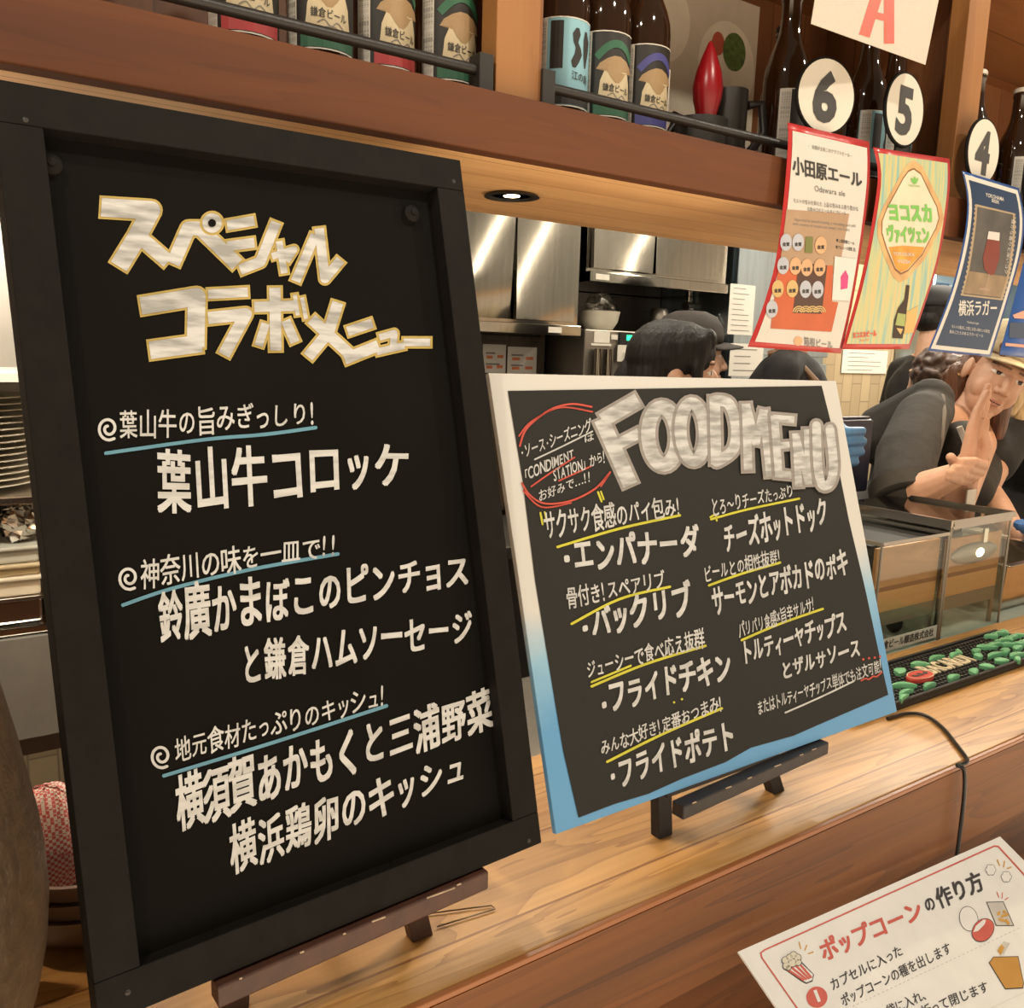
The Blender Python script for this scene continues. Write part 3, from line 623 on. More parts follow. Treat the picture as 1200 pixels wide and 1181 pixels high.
# ================================================================== BOTTLES ON THE SHELF
glass_brown = mat('dark_brown_bottle_glass', (.020, .008, .003), .06, vary=.1, spec=.7, coat=.6)
lab = {k: mat('label_' + k, c, .55, vary=.04) for k, c in dict(cream=(.50, .42, .27), blue=(.20, .40, .48), dark=(.014, .012, .010), green=(.02, .10, .05), red=(.38, .04, .04), indigo=(.05, .05, .20), tan=(.30, .20, .10), white=(.55, .52, .46), gold=(.42, .30, .12)).items()}
cap_m = {'white': mat('cream_crown_cap', (.50, .46, .38), .4), 'dark': mat('dark_crown_cap', (.03, .028, .025), .35, .6)}
def bottle(x, Y, kind, face, label, h=.235, cap='dark', group='beer bottles on the overhead shelf'):
    z = .7462; t = thing('beer_bottle', (x, Y, z), label, 'bottle', group); c = (x, Y, z); s = h / .235
    pr = [(.0001, .002), (.026, 0), (.0298, .003), (.0305, .008), (.0305, .128), (.0295, .140), (.0255, .154), (.0195, .168), (.0150, .182), (.0135, .198), (.0128, .220), (.0142, .222), (.0142, .228), (.0128, .230), (.0128, .233), (.0001, .233)]
    MB().lathe([(r, q * s) for r, q in pr], 28, c).build('bottle_body', glass_brown, t, True)
    MB().lathe([(.0140, .2295 * s), (.0150, .2300 * s), (.0148, .2345 * s), (.0125, .2375 * s), (.0001, .238 * s)], 20, c).build('crown_cap', cap_m[cap], t, True)
    a0 = face; r = .0307
    main = {'horse': 'blue', 'cream_green': 'dark', 'cream_red': 'dark', 'cream_indigo': 'dark', 'grey': 'dark'}[kind]
    lo, hi = .022, .112
    lm = MB().lathe([(r, lo), (r, hi)], 30, c, a0 - 1.5, a0 + 1.5).build('paper_label', lab[main], t, True)
    sf = Cyl(c, r, a0); OFF[lm] = OFF[t]
    k = Ink(sf, .0003); k.grid([(-.045, hi), (-.0300, hi), (-.0300, lo), (-.045, lo)], 1, 5); k.build('side_text_panel', lab['white'], lm)
    k = Ink(sf, .0006)
    for j in range(4): k.text('原材料麦芽ホップ要冷蔵一三三', (-.0425 + j * .003, hi - .004), (-.0425 + j * .003, lo + .006), .0024, up=(1, 0))
    k.build('side_text', grey_ink, lm)
    def patch(rows, m, nm, l=.0004):           # rows of (height, left, right)
        k = Ink(sf, l); vs = []; n = 8
        for v, a, c_ in rows: vs += [sf.at(a + (c_ - a) * i / n, v, l) for i in range(n + 1)]
        k.mb.add(vs, [(j * (n + 1) + i, j * (n + 1) + i + 1, (j + 1) * (n + 1) + i + 1, (j + 1) * (n + 1) + i) for j in range(len(rows) - 1) for i in range(n)]); k.build(nm, m, lm)
    band = {'cream_green': 'green', 'cream_red': 'red', 'cream_indigo': 'indigo', 'horse': None, 'grey': None}[kind]
    for yy in (lo + .0006, hi - .0006):
        k = Ink(sf, .0006); k.line([(-.044 + i * .0089, yy) for i in range(11)], .0012, sharp=True, flat=True); k.build('label_edge', lab['white'], lm)
    if band:
        k = Ink(sf, .0003); k.grid([(-.026, lo + .014), (.030, lo + .014), (.030, lo + .002), (-.026, lo + .002)], 1, 8); k.build('colour_band', lab[band], lm)
        patch([(.037, -.022, .025), (.050, -.020, .022), (.060, -.019, .021), (.072, -.014, .016), (.080, -.008, .009)], lab['cream'], 'cream_panel')
        patch([(.058, -.002, .003), (.063, -.007, .008), (.069, -.011, .012), (.072, -.024, .026), (.078, -.020, .022), (.083, -.012, .013), (.086, -.004, .004)], lab['tan'], 'wing_motif', .0007)
        k = Ink(sf, .0006); k.line([(-.024, .084), (-.012, .095), (0, .099), (.012, .095), (.024, .084)], .008, flat=True); k.build('arched_banner', lab[band if band != 'red' else 'green'], lm)
        k = Ink(sf, .0009); k.text('鎌倉ビール', (-.016, .049), (.018, .047), .0085, bold=.012, up=(0, 1)); k.build('label_lettering', black_ink, lm)
        k = Ink(sf, .0009); k.line([(-.010, .044), (-.004, .047), (.002, .042), (.008, .046), (.014, .042)], .0009); k.line([(-.008, .040), (.004, .042), (.012, .039)], .0008); k.build('hill_sketch', grey_ink, lm)
    elif kind == 'horse':
        k = Ink(sf, .0004); k.grid([(-.026, .108), (-.012, .108), (-.012, .060), (-.026, .060)], 3, 3); k.build('ear_of_barley', lab['dark'], lm)
        patch([(.062, -.001, .003), (.068, -.003, .007), (.076, .001, .011), (.082, .002, .009), (.088, -.001, .005), (.096, -.002, .008), (.102, .002, .006)], lab['dark'], 'seahorse_motif')
        patch([(.064, .016, .018), (.072, .014, .020), (.082, .013, .023), (.092, .013, .024), (.101, .015, .019)], lab['dark'], 'beast_motif')
        k = Ink(sf, .0009); k.text('江の島', (-.002, .050), (.022, .048), .009, bold=.012, up=(0, 1)); k.build('label_lettering', black_ink, lm)
        k = Ink(sf, .0009); k.grid([(-.026, .034), (.030, .034), (.030, .024), (-.026, .024)], 1, 8); k.build('colour_band', lab['dark'], lm)
    else:
        patch([(.070, .010, .018), (.078, .002, .024), (.090, .003, .022), (.106, .010, .014)], lab['blue'], 'sky_panel')
        patch([(.030, -.016, .018), (.048, -.020, .022), (.066, -.012, .016)], lab['cream'], 'cream_panel')
    return t
bottle(.262, .83, 'cream_red', -.1, 'beer bottle with a red band, furthest left on the overhead shelf')
bottle(.332, .826, 'cream_green', -.12, 'beer bottle with cream label and green band, second from the left on the shelf')
bottle(.400, .832, 'cream_red', .12, 'beer bottle with cream label and red band beside the wooden post')
bottle(.470, .829, 'cream_green', .02, 'beer bottle with cream label and green band, set apart next to the wooden post')
bottle(.613, .826, 'horse', -.18, 'beer bottle with pale blue seahorse label right of the wooden post')
bottle(.675, .828, 'cream_green', -.15, 'beer bottle with cream label between the pale blue and the indigo-banded bottle')
bottle(.738, .830, 'cream_indigo', -.1, 'beer bottle with an indigo band, in front of the small white card')
bottle(.998, .832, 'grey', .35, 'tall dark beer bottle left of the number six disc', .240)
bottle(1.07, .90, 'grey', .2, 'dark beer bottle half hidden behind the number six disc', .229)
bottle(1.165, .825, 'horse', .35, 'beer bottle with pale blue label between the number six and five discs', .238)
bottle(1.243, .832, 'grey', .3, 'dark beer bottle behind the number five disc', .238)
bottle(1.452, .825, 'cream_green', .3, 'beer bottle with cream crown cap just right of the plain wooden pillar', .226, 'white')
bottle(1.545, .89, 'cream_indigo', .3, 'dark-capped beer bottle set back behind the number four disc', .225)
bottle(1.60, .826, 'cream_green', .35, 'beer bottle with cream crown cap at the right edge of the shelf', .226, 'white')

# card, poster and utensils in the middle compartment
p = py(790, 150, .86)
t = thing('price_card', (.795, .868, .7465), 'small white upright card with red writing beside the indigo-banded bottle', 'card')
q0 = np.array([.790, .866, .7465])
MB().hexa([q0, q0 + (.030, .004, 0), q0 + (.030, .0055, 0), q0 + (0, .0015, 0), q0 + (0, 0, .118), q0 + (.030, .004, .118), q0 + (.030, .0055, .118), q0 + (0, .0015, .118)]).build('card', white_paper, t)
sf = UV(q0 - (0, .0002, 0), (1, .133, 0), (0, 0, 1))
k = Ink(sf, .0003); k.text('神奈川地酒', (.010, .112), (.010, .055), .012, up=(1, 0), bold=.015); k.build('card_lettering', black_ink, t)
k = Ink(sf, .0003); k.line([(.002, .066), (.014, .050), (.024, .072)], .0026); k.line([(.004, .046), (.026, .056)], .0026); k.build('red_brush_mark', red_ink, t)

sf = UV((.92, 1.0295, .76), (1, 0, 0), (0, 0, 1))
t = thing('dish_poster', (1.035, 1.0285, .77), 'pale poster showing two dishes on plates at the back of the shelf', 'poster')
MB().box((.93, 1.0275, .7465), (1.155, 1.0295, 1.06)).build('sheet', mat('poster_beige', (.55, .48, .38), .6, vary=.05), t)
pl = mat('poster_plate', (.70, .64, .52), .5); 
sf = UV((.93, 1.0274, .742), (1, 0, 0), (0, 0, 1))
for c_, r_ in (((.158, .215), .064), ((.015, .255), .058)):
    k = Ink(sf, .0005); k.oval(c_, r_, r_ * 1.04); k.build('plate_picture', pl, t)
k = Ink(sf, .0008); k.oval((.135, .245), .014, .017); k.build('tomato_picture', mat('tomato_red', (.45, .08, .04), .5), t)
k = Ink(sf, .0011); k.oval((.172, .240), .026, .028); k.build('herbs_picture', mat('herb_green', (.08, .13, .025), .6, vary=.5, scale=120), t)
k = Ink(sf, .0005); k.text('季節のおすすめ料理', (.12, .095), (.215, .095), .010, up=(0, 1)); k.build('poster_text', grey_ink, t)
k = Ink(sf, .0005); k.line([(.150, .082), (.180, .082)], .010, flat=True); k.build('red_tag_picture', red_ink, t)
k = Ink(sf, .0005); k.line([(.010, .10), (.045, .10)], .012, flat=True); k.build('red_tag_picture', red_ink, t)

def pot(x, Y, r, h, label, m, handle):
    t = thing('pot', (x, Y, .7465), label, 'pot')
    MB().lathe([(.0001, 0), (r * .95, 0), (r, .004), (r, h), (r - .002, h), (r - .002, .004), (.0001, .004)], 28, (x, Y, .7465)).build('pot_body', m, t, True)
    MB().tube([(x + handle * r * .95, Y - .01, .7465 + h * .85), (x + handle * (r + .022), Y - .014, .7465 + h * .9), (x + handle * (r + .030), Y - .015, .7465 + h * .55), (x + handle * r * .95, Y - .01, .7465 + h * .2)], .006, 10).build('handle', black_metal, t, True)
    return t
pot(.862, .855, .036, .060, 'black pot with loop handle beneath the red pointed ornament', black_metal, -1)
pot(.913, .852, .023, .105, 'black jug with curved handle left of the tall dark bottle', black_metal, 1)
t = thing('red_ornament', (.872, .835, .7935), 'glossy red leaf-shaped pointed ornament standing in the black pot', 'ornament')
MB().lathe([(.0001, -.040), (.005, -.040), (.006, .0), (.010, .016), (.018, .045), (.0195, .060), (.016, .080), (.009, .100), (.003, .114), (.0001, .117)], 24, (.868, .850, .7870)).build('pointed_body', mat('glossy_red', (.24, .004, .008), .3, vary=.1), t, True)
for i, (x, a, hh) in enumerate(((.892, .10, .10), (.935, .05, .095))):
    t = thing('utensil', (x, .90, .7465), ('black handled utensil leaning behind the black pot', 'short steel-necked utensil standing near the black jug')[i], 'utensil')
    MB().tube([(x, .90, .7465), (x + a * .08, .90, .80), (x + a * .25, .90, .80 + hh * .6)], [.006, .006, .010], 10).build('utensil_handle', black_metal, t, True)
    MB().tube([(x, .894, .735), (x, .894, .775)], .006, 10).build('steel_collar', chrome, t, True)

# ================================================================== DISCS AND HANGING SIGNS
disc_white = mat('disc_white', (.58, .55, .48), .35, vary=.02)
def disc(px_, num, yaw, r, which, Y=.742):
    c = py(px_[0], px_[1], Y); U = np.array([math.cos(yaw), math.sin(yaw), 0]); V = np.array([0, 0, 1.]); N = np.cross(U, V)
    Rm = np.stack([U, -N, V], 1); A = np.stack([U, V, N], 1)
    t = thing('number_disc', c - np.array([0, 0, c[2] - .749]), 'round white number disc reading %s, %s' % (num, which), 'number disc', None)
    MB().lathe([(.0001, -.002), (r, -.002), (r + .001, 0), (r, .002), (.0001, .002)], 40, c, R=A).build('disc_rim', black_paint, t, True)
    sf = UV(c, U, V)
    k = Ink(sf, .0024); k.oval((0, 0), r * .95, r * .95, n=40); k.build('disc_face', disc_white, t)
    k = Ink(sf, .0030); k.text(num, (-r * .46, -r * .62), (r * .46, -r * .62), r * 1.25, bold=.055, up=(0, 1)); k.build('numeral', mat('numeral_grey', (.05, .05, .05), .4), t)
    b = c + np.array([0, 0, -r]); MB().box((b[0] - .008, b[1] + .001, .7486), (b[0] + .008, b[1] + .004, b[2] + .012)).build('clip_stem', black_metal, t)
disc((967, 113), '6', -.22, .0455, 'left of the two above the red sign')
disc((1059, 129), '5', .04, .0475, 'above the yellow-green sign')
disc((1151, 178), '4', .03, .0475, 'half covered by the navy sign')
disc((1217, 215), '3', .0, .0475, 'cut by the right edge of the photo')

def sign_edges(Lp, Rp, n=18):
    def samp(P):
        P = [np.array(p, float) for p in P]; d = [0]
        for a, b in zip(P, P[1:]): d.append(d[-1] + np.linalg.norm(b - a))
        out = []
        for i in range(n + 1):
            t = d[-1] * i / n; j = min(max(k for k in range(len(d)) if d[k] <= t + 1e-9), len(P) - 2)
            f = (t - d[j]) / (d[j + 1] - d[j]); p0, p1, p2, p3 = P[max(j - 1, 0)], P[j], P[j + 1], P[min(j + 2, len(P) - 1)]
            out.append(.5 * (2 * p1 + (p2 - p0) * f + (2 * p0 - 5 * p1 + 4 * p2 - p3) * f * f + (3 * p1 - p0 - 3 * p2 + p3) * f ** 3))
        return out
    return samp(Lp), samp(Rp)
def strip(surf, L, R, lift, name, m, parent, cols=4, solid=0):
    vs = []; n = len(L)
    for a, b in zip(L, R):
        for i in range(cols + 1): q = a + (b - a) * i / cols; vs.append(surf.at(q[0], q[1], lift))
    o = MB().add(vs, [(j * (cols + 1) + i, j * (cols + 1) + i + 1, (j + 1) * (cols + 1) + i + 1, (j + 1) * (cols + 1) + i) for j in range(n - 1) for i in range(cols)]).build(name, m, parent, True)
    if solid: md = o.modifiers.new('sheet', 'SOLIDIFY'); md.thickness = solid; md.offset = 0
    return o
def inset(L, R, fl, fr, ft, fb_):               # shrink a pair of edges by fractions
    n = len(L); L2, R2 = [], []
    for i in range(n):
        t = (ft + (1 - ft - fb_) * i / (n - 1)) * (n - 1); j = min(int(t), n - 2); f = t - j
        a = L[j] * (1 - f) + L[j + 1] * f; b = R[j] * (1 - f) + R[j + 1] * f
        L2.append(a + (b - a) * fl); R2.append(b + (a - b) * fr)
    return L2, R2
s7 = lambda P: [np.array((860 + x / 3.53, 140 + y / 3.53)) for x, y in P]
lam = dict(coat=.2, spec=.35)
red_lam = mat('laminated_red_card', (.45, .028, .028), .35, vary=.03, **lam); white_lam = mat('laminated_white_card', (.56, .54, .50), .35, vary=.02, **lam)
navy_lam = mat('laminated_navy_card', (.012, .035, .085), .3, vary=.04, **lam); blue_lam = mat('laminated_blue_card', (.03, .09, .30), .3, vary=.04, **lam)
def curl(y0, a, z1=.78, L=.27): return lambda z: y0 - a * math.sin(math.pi * min(max((z1 - z) / L, 0), 1)) 
# red sign
sf = Sheet(curl(.731, .004))
L, R = sign_edges(s7([(222, 12), (224, 100), (204, 350), (170, 600), (112, 800), (57, 940)]), s7([(560, 92), (561, 250), (532, 500), (492, 750), (443, 968)]))
t = thing('hanging_sign', sf.at(*((L[0] + R[0]) / 2)), 'laminated red-bordered beer sign with big black title and rows of medals', 'sign')
strip(sf, L, R, -.002, 'sign_sheet', red_lam, t, solid=.0003)
L2, R2 = inset(L, R, .055, .03, .045, .035); strip(sf, L2, R2, .0010, 'white_panel', white_lam, t)
k = Ink(sf, .0018); k.grid(s7([(218, 372), (478, 390), (432, 640), (186, 640)])); k.build('brown_picture_ground', mat('print_brown', (.36, .24, .15), .4, coat=.4), t)
k = Ink(sf, .0024); k.grid(s7([(186, 600), (410, 604), (432, 740), (404, 880), (152, 862), (172, 700)][:2] + [(404, 878), (152, 864)])); k.grid(s7([(380, 750), (432, 756), (404, 878), (360, 876)])); k.build('orange_box_picture', mat('print_orange_red', (.46, .095, .03), .4, coat=.2), t)
k = Ink(sf, .0030); k.grid(s7([(268, 590), (386, 604), (364, 804), (244, 800)])); k.build('pattern_panel', mat('print_dark_brown', (.06, .022, .012), .4, coat=.4), t)
gold_p = mat('print_gold', (.52, .36, .14), .4, coat=.4); silver_p = mat('print_silver', (.40, .42, .48), .4, coat=.4); bronze_p = mat('print_bronze', (.55, .33, .18), .4, coat=.4)
for j in range(4):
    for rr in (9, 17, 25): 
        k = Ink(sf, .0036); k.ring(s7([(270 + j * 28, 798)])[0], rr / 3.53, rr / 3.53, 1.3, a0=math.pi * 1.05, a1=math.pi * 1.95, n=12); k.build('wave_line', gold_p, t)
for (x, y, mm) in ((216, 508, silver_p), (266, 508, silver_p), (360, 520, bronze_p), (204, 604, silver_p), (255, 606, bronze_p), (302, 612, bronze_p), (355, 612, bronze_p), (182, 700, gold_p), (242, 700, gold_p), (297, 702, silver_p), (347, 704, silver_p), (158, 784, silver_p)):
    q = s7([(x, y)])[0]; k = Ink(sf, .0040); k.oval(q, 24 / 3.53, 36 / 3.53, .05); k.build('medal_picture', mm, t)
    k = Ink(sf, .0046); k.text('金賞', q + (-4.2, 4.5), q + (4.2, 4.5), 4.6, bold=.04); k.build('medal_text', black_ink, t)
k = Ink(sf, .0040); k.grid(s7([(298, 484), (328, 486), (326, 552), (294, 550)])); k.build('can_picture', mat('print_olive', (.16, .17, .05), .4), t)
k = Ink(sf, .0040); k.grid(s7([(418, 566), (510, 578), (478, 750), (406, 746)])); k.build('paper_patch', mat('print_pale', (.66, .61, .58), .4), t)
k = Ink(sf, .0046); k.poly(s7([(442, 650), (462, 622), (474, 648), (470, 698), (442, 704)])); k.build('pink_mark', mat('print_pink', (.56, .06, .20), .4), t)
for st, p0, p1, h0, h1, b, m_ in (('小田原エール', (244, 226), (532, 282), 78, 62, .035, black_ink), ('Odawara ale', (334, 296), (462, 318), 26, 22, .012, grey_ink),
    ('‐ 自慢が主役このクラフトビール ‐', (308, 118), (496, 160), 18, 18, .008, grey_ink), ('モルトの甘みを抑えた 上品な苦みある香り豊かな', (246, 344), (516, 380), 20, 20, .006, grey_ink), ('な飲み口のエールタイプビール', (304, 378), (466, 396), 18, 16, .006, grey_ink),
    ('Supported by limited brewing a refreshing and mild', (250, 418), (504, 446), 13, 13, 0, grey_ink), ('with aromas of bread and sweet red fruits', (244, 436), (480, 462), 13, 13, 0, grey_ink),
    ('■上面発酵ビール', (424, 506), (500, 520), 15, 15, .012, black_ink), ('■アルコール度数 5%', (422, 534), (504, 546), 15, 15, .012, black_ink), ('箱根ビール', (290, 936), (410, 950), 40, 34, .01, grey_ink)):
    k = Ink(sf, .0024); a, c = s7([p0, p1]); k.text(st, a, c, h0 / 3.53, h1 / 3.53, b, up=(-.03, -1)); k.build('sign_lettering', m_, t)
k = Ink(sf, .0024); k.oval(s7([(266, 916)])[0], 18 / 3.53, 20 / 3.53); k.build('brewery_emblem', bronze_p, t)
# yellow-green sign
sf = Sheet(curl(.729, .004, .79))
L, R = sign_edges(s7([(576, 115), (596, 240), (562, 480), (516, 700), (446, 950)]), s7([(892, 162), (891, 300), (852, 560), (792, 760), (724, 950)]))
t = thing('hanging_sign', sf.at(*((L[0] + R[0]) / 2)), 'laminated pastel yellow-green sign with red border, a diamond badge and green title', 'sign')
strip(sf, L, R, -.002, 'sign_sheet', red_lam, t, solid=.0003)
m, t_, b_ = nt('pastel_streaked_print'); N_, L_ = t_.nodes, t_.links
tc = N_.new('ShaderNodeTexCoord'); mp = N_.new('ShaderNodeMapping'); mp.inputs['Scale'].default_value = (160, 10, 9); mp.inputs['Rotation'].default_value = (0, .22, 0); nz = N_.new('ShaderNodeTexNoise'); nz.inputs['Scale'].default_value = 1; nz.inputs['Detail'].default_value = 2
L_.new(tc.outputs['Object'], mp.inputs[0]); L_.new(mp.outputs[0], nz.inputs['Vector']); cr = N_.new('ShaderNodeValToRGB'); e_ = cr.color_ramp.elements
e_[0].position = .32; e_[0].color = (.20, .40, .38, 1); e_[1].position = .68; e_[1].color = (.58, .44, .20, 1); q_ = e_.new(.5); q_.color = (.46, .48, .24, 1)
L_.new(nz.outputs['Fac'], cr.inputs[0]); L_.new(cr.outputs[0], b_.inputs['Base Color']); b_.inputs['Roughness'].default_value = .35; b_.inputs['Coat Weight'].default_value = .5; b_.inputs['Coat Roughness'].default_value = .05
L2, R2 = inset(L, R, .05, .03, .035, .04); strip(sf, L2, R2, .0010, 'printed_panel', m, t)
def dia(P, s_): 
    c_ = np.mean(np.array(P), 0); return [tuple(c_ + (np.array(p) - c_) * s_) for p in P]
D = [(745, 200), (775, 222), (812, 300), (842, 360), (851, 408), (838, 450), (780, 560), (720, 628), (690, 642), (666, 622), (632, 540), (610, 470), (611, 420), (630, 370), (700, 240), (722, 210)]
for i, (sc_, m_, l_) in enumerate(((1.14, mat('print_peach', (.55, .33, .15), .4, vary=.25), .0018), (1.0, mat('print_brown_line', (.22, .10, .04), .4), .0022), (.965, mat('print_cream', (.62, .56, .42), .4), .0026))):
    q = s7(dia(D, sc_)); c_ = sum(q) / len(q); k = Ink(sf, l_)
    for a in range(len(q)): k.poly([c_, q[a], q[(a + 1) % len(q)]])
    k.build(('badge_glow', 'badge_outline', 'badge_face')[i], m_, t)
k = Ink(sf, .0032); q = s7([(640, 528), (700, 522), (790, 528), (776, 556), (718, 620), (690, 632), (670, 614)]); c_ = sum(q) / 7
for a in range(7): k.poly([c_, q[a], q[(a + 1) % 7]])
k.build('orange_slice', mat('print_orange', (.60, .28, .05), .4, vary=.3), t)
pg = mat('print_green', (.17, .44, .10), .4)
for st, p0, p1, h, b, m_ in (('ヨコスカ', (640, 420), (826, 428), 80, .065, pg), ('ヴァイツェン', (634, 506), (812, 514), 72, .065, pg), ('YOKOSUKA', (722, 276), (772, 280), 8, .01, pg), ('YOKOSUKA', (660, 562), (748, 566), 15, .02, white_lam), ('WEIZEN', (676, 592), (730, 596), 15, .02, white_lam), ('ヨコスカビール', (492, 906), (592, 896), 26, .04, red_ink), ('YOKOSUKA BEER', (520, 918), (560, 914), 8, .0, red_ink)):
    k = Ink(sf, .0040); a, c = s7([p0, p1]); k.text(st, a, c, h / 3.53, h / 3.53, b, up=(-.06, -1), slant=-.08 if len(st) < 7 else 0); k.build('sign_lettering', m_, t)
q = s7([(748, 250)])[0]
for dx in (-2.2, 0, 2.2):
    k = Ink(sf, .004); k.oval(q + (dx, abs(dx) * .5), 1.5, 4, dx * .2, n=12); k.build('leaf_emblem', pg, t)
k = Ink(sf, .0028); k.poly(s7([(708, 800), (764, 770), (744, 880), (706, 886)])); k.build('beer_glass_picture', mat('print_amber', (.62, .38, .14), .4), t)
k = Ink(sf, .0034); k.poly(s7([(714, 684), (727, 686), (722, 740), (716, 780), (712, 830), (698, 906), (656, 904), (664, 830), (680, 780), (706, 744)])); k.build('bottle_picture', mat('print_bottle_brown', (.03, .015, .008), .4), t)
k = Ink(sf, .0040); k.poly(s7([(678, 800), (712, 806), (706, 856), (668, 850)])); k.build('bottle_label_picture', mat('print_olive_green', (.30, .36, .12), .4), t)
k = Ink(sf, .0040); k.poly(s7([(672, 862), (700, 866), (690, 890)])); k.build('bottle_base_picture', gold_p, t)
# navy sign
sf = Sheet(curl(.726, .004, .78))
L, R = sign_edges(s7([(944, 212), (966, 330), (952, 490), (895, 720), (803, 956)]), s7([(1178, 284), (1200, 400), (1190, 540), (1140, 730), (1062, 982)]))
t = thing('hanging_sign', sf.at(*((L[0] + R[0]) / 2)), 'laminated navy beer sign with a glass of dark red beer in a scalloped frame', 'sign')
strip(sf, L, R, -.002, 'sign_sheet', blue_lam, t, solid=.0003)
L2, R2 = inset(L, R, .03, .03, .02, .02); strip(sf, L2, R2, .0010, 'white_border', white_lam, t)
L2, R2 = inset(L, R, .085, .075, .055, .055); strip(sf, L2, R2, .0016, 'navy_panel', navy_lam, t)
A, Bq = [(998, 350), (990, 450), (964, 620), (938, 728)], [(1164, 388), (1164, 480), (1142, 640), (1112, 748)]
l1, r1 = sign_edges(s7(A), s7(Bq), 40)
zig = lambda E, s_: [p + np.array((s_ * (.9 if i % 2 else -.9), 0)) for i, p in enumerate(E)]
strip(sf, zig(l1, -1), zig(r1, 1), .0022, 'scalloped_frame', mat('print_tan', (.34, .26, .17), .4), t)
l2, r2 = inset(l1, r1, .06, .06, .035, .035); strip(sf, l2, r2, .0028, 'dark_picture', mat('print_grey', (.075, .07, .065), .4, vary=.3, scale=20), t)
l3, r3 = inset(l1, r1, .06, .06, .72, .05); strip(sf, l3, r3, .0034, 'table_picture', mat('print_tabletop', (.24, .17, .10), .4, vary=.2), t)
dr = mat('print_dark_red', (.17, .03, .02), .35)
k = Ink(sf, .0040); k.poly(s7([(1050, 490), (1100, 494), (1100, 570), (1078, 640), (1060, 645), (1036, 620), (1030, 570)])); k.build('beer_picture', dr, t)
k = Ink(sf, .0046); k.poly(s7([(1054, 462), (1100, 468), (1098, 502), (1048, 494)])); k.build('foam_picture', white_lam, t)
k = Ink(sf, .0040); k.line(s7([(1058, 640), (1042, 700)]), 1.3, flat=True); k.oval(s7([(1036, 702)])[0], 7, 1.6, .1); k.build('glass_stem_picture', mat('print_stem', (.32, .22, .16), .4), t)
for st, p0, p1, h, b in (('横浜ラガー', (928, 812), (1090, 812), 66, .02), ('YOKOHAMA', (1042, 318), (1118, 338), 16, .02), ('BEER', (1066, 340), (1098, 350), 14, .02), ('Yokohama Lager', (964, 842), (1014, 848), 10, 0), ('モルトの香ばしさ感じる深い味わいの琥珀', (900, 862), (1058, 884), 15, 0), ('飲みごたえのあるラガービール', (892, 884), (1032, 902), 15, 0)):
    k = Ink(sf, .0028); a, c = s7([p0, p1]); k.text(st, a, c, h / 3.53, h / 3.53, b, up=(.03, -1)); k.build('sign_lettering', white_lam, t)
k = Ink(sf, .0040)
for j in range(1): k.text('豊かな香りと深いコク', s7([(1150, 410)])[0], s7([(1118, 640)])[0], 4, up=(1, .1))
k.build('vertical_text', white_lam, t)
# blue sign at the frame edge
sf = Sheet(curl(.722, .004, .78))
L, R = sign_edges(s7([(1238, 290), (1236, 420), (1198, 590), (1150, 780), (1098, 972)]), s7([(1500, 350), (1520, 480), (1510, 640), (1470, 800), (1380, 1010)]))
t = thing('hanging_sign', sf.at(*((L[0] + R[0]) / 2)), 'laminated bright blue sign cut off by the right edge of the photo', 'sign')
strip(sf, L, R, -.002, 'sign_sheet', blue_lam, t, solid=.0003)
k = Ink(sf, .0014); k.poly(s7([(1154, 808), (1200, 790), (1240, 720), (1300, 760), (1300, 830), (1160, 822)])); k.build('pale_shape', mat('print_salmon', (.60, .30, .22), .4), t)
k = Ink(sf, .0014); k.line(s7([(1124, 930), (1300, 946)]), 3.5, flat=True); k.build('orange_stripe', mat('print_salmon', (.6, .3, .22)), t)
k = Ink(sf, .0014); k.line(s7([(1140, 870), (1300, 880)]), 18, flat=True); k.build('dark_band', navy_lam, t)
# letter sheet
sf = Plane((1, .70, .95), (0, -1, .04))
t = thing('letter_sheet', sf.at(1030, -60), 'white paper sheet with a big red letter A hanging at the top', 'sign')
k = Ink(sf, 0); k.grid([(975, -130), (1122, -110), (1084, 76), (950, 28)], 2, 2); o = k.build('sheet', mat('cream_paper', (.47, .43, .36), .75, vary=.03, scale=200), t); md = o.modifiers.new('sheet', 'SOLIDIFY'); md.thickness = .0006
k = Ink(sf, .0010)
for P, w in (([(1013, 42), (1036, -32)], 13), ([(1042, 51), (1042, -32)], 12), ([(1022, 17), (1043, 22)], 8)): k.line(P, w, flat=True)
k.build('letter_a', mat('letter_red', (.66, .09, .06), .5), t)
MB().tube([sf.at(990, -125), sf.at(990, -125) + (0, 0, .35)], .001, 6).build('string', black_metal, t)
MB().tube([sf.at(1106, -108), sf.at(1106, -108) + (0, 0, .35)], .001, 6).build('string', black_metal, t)

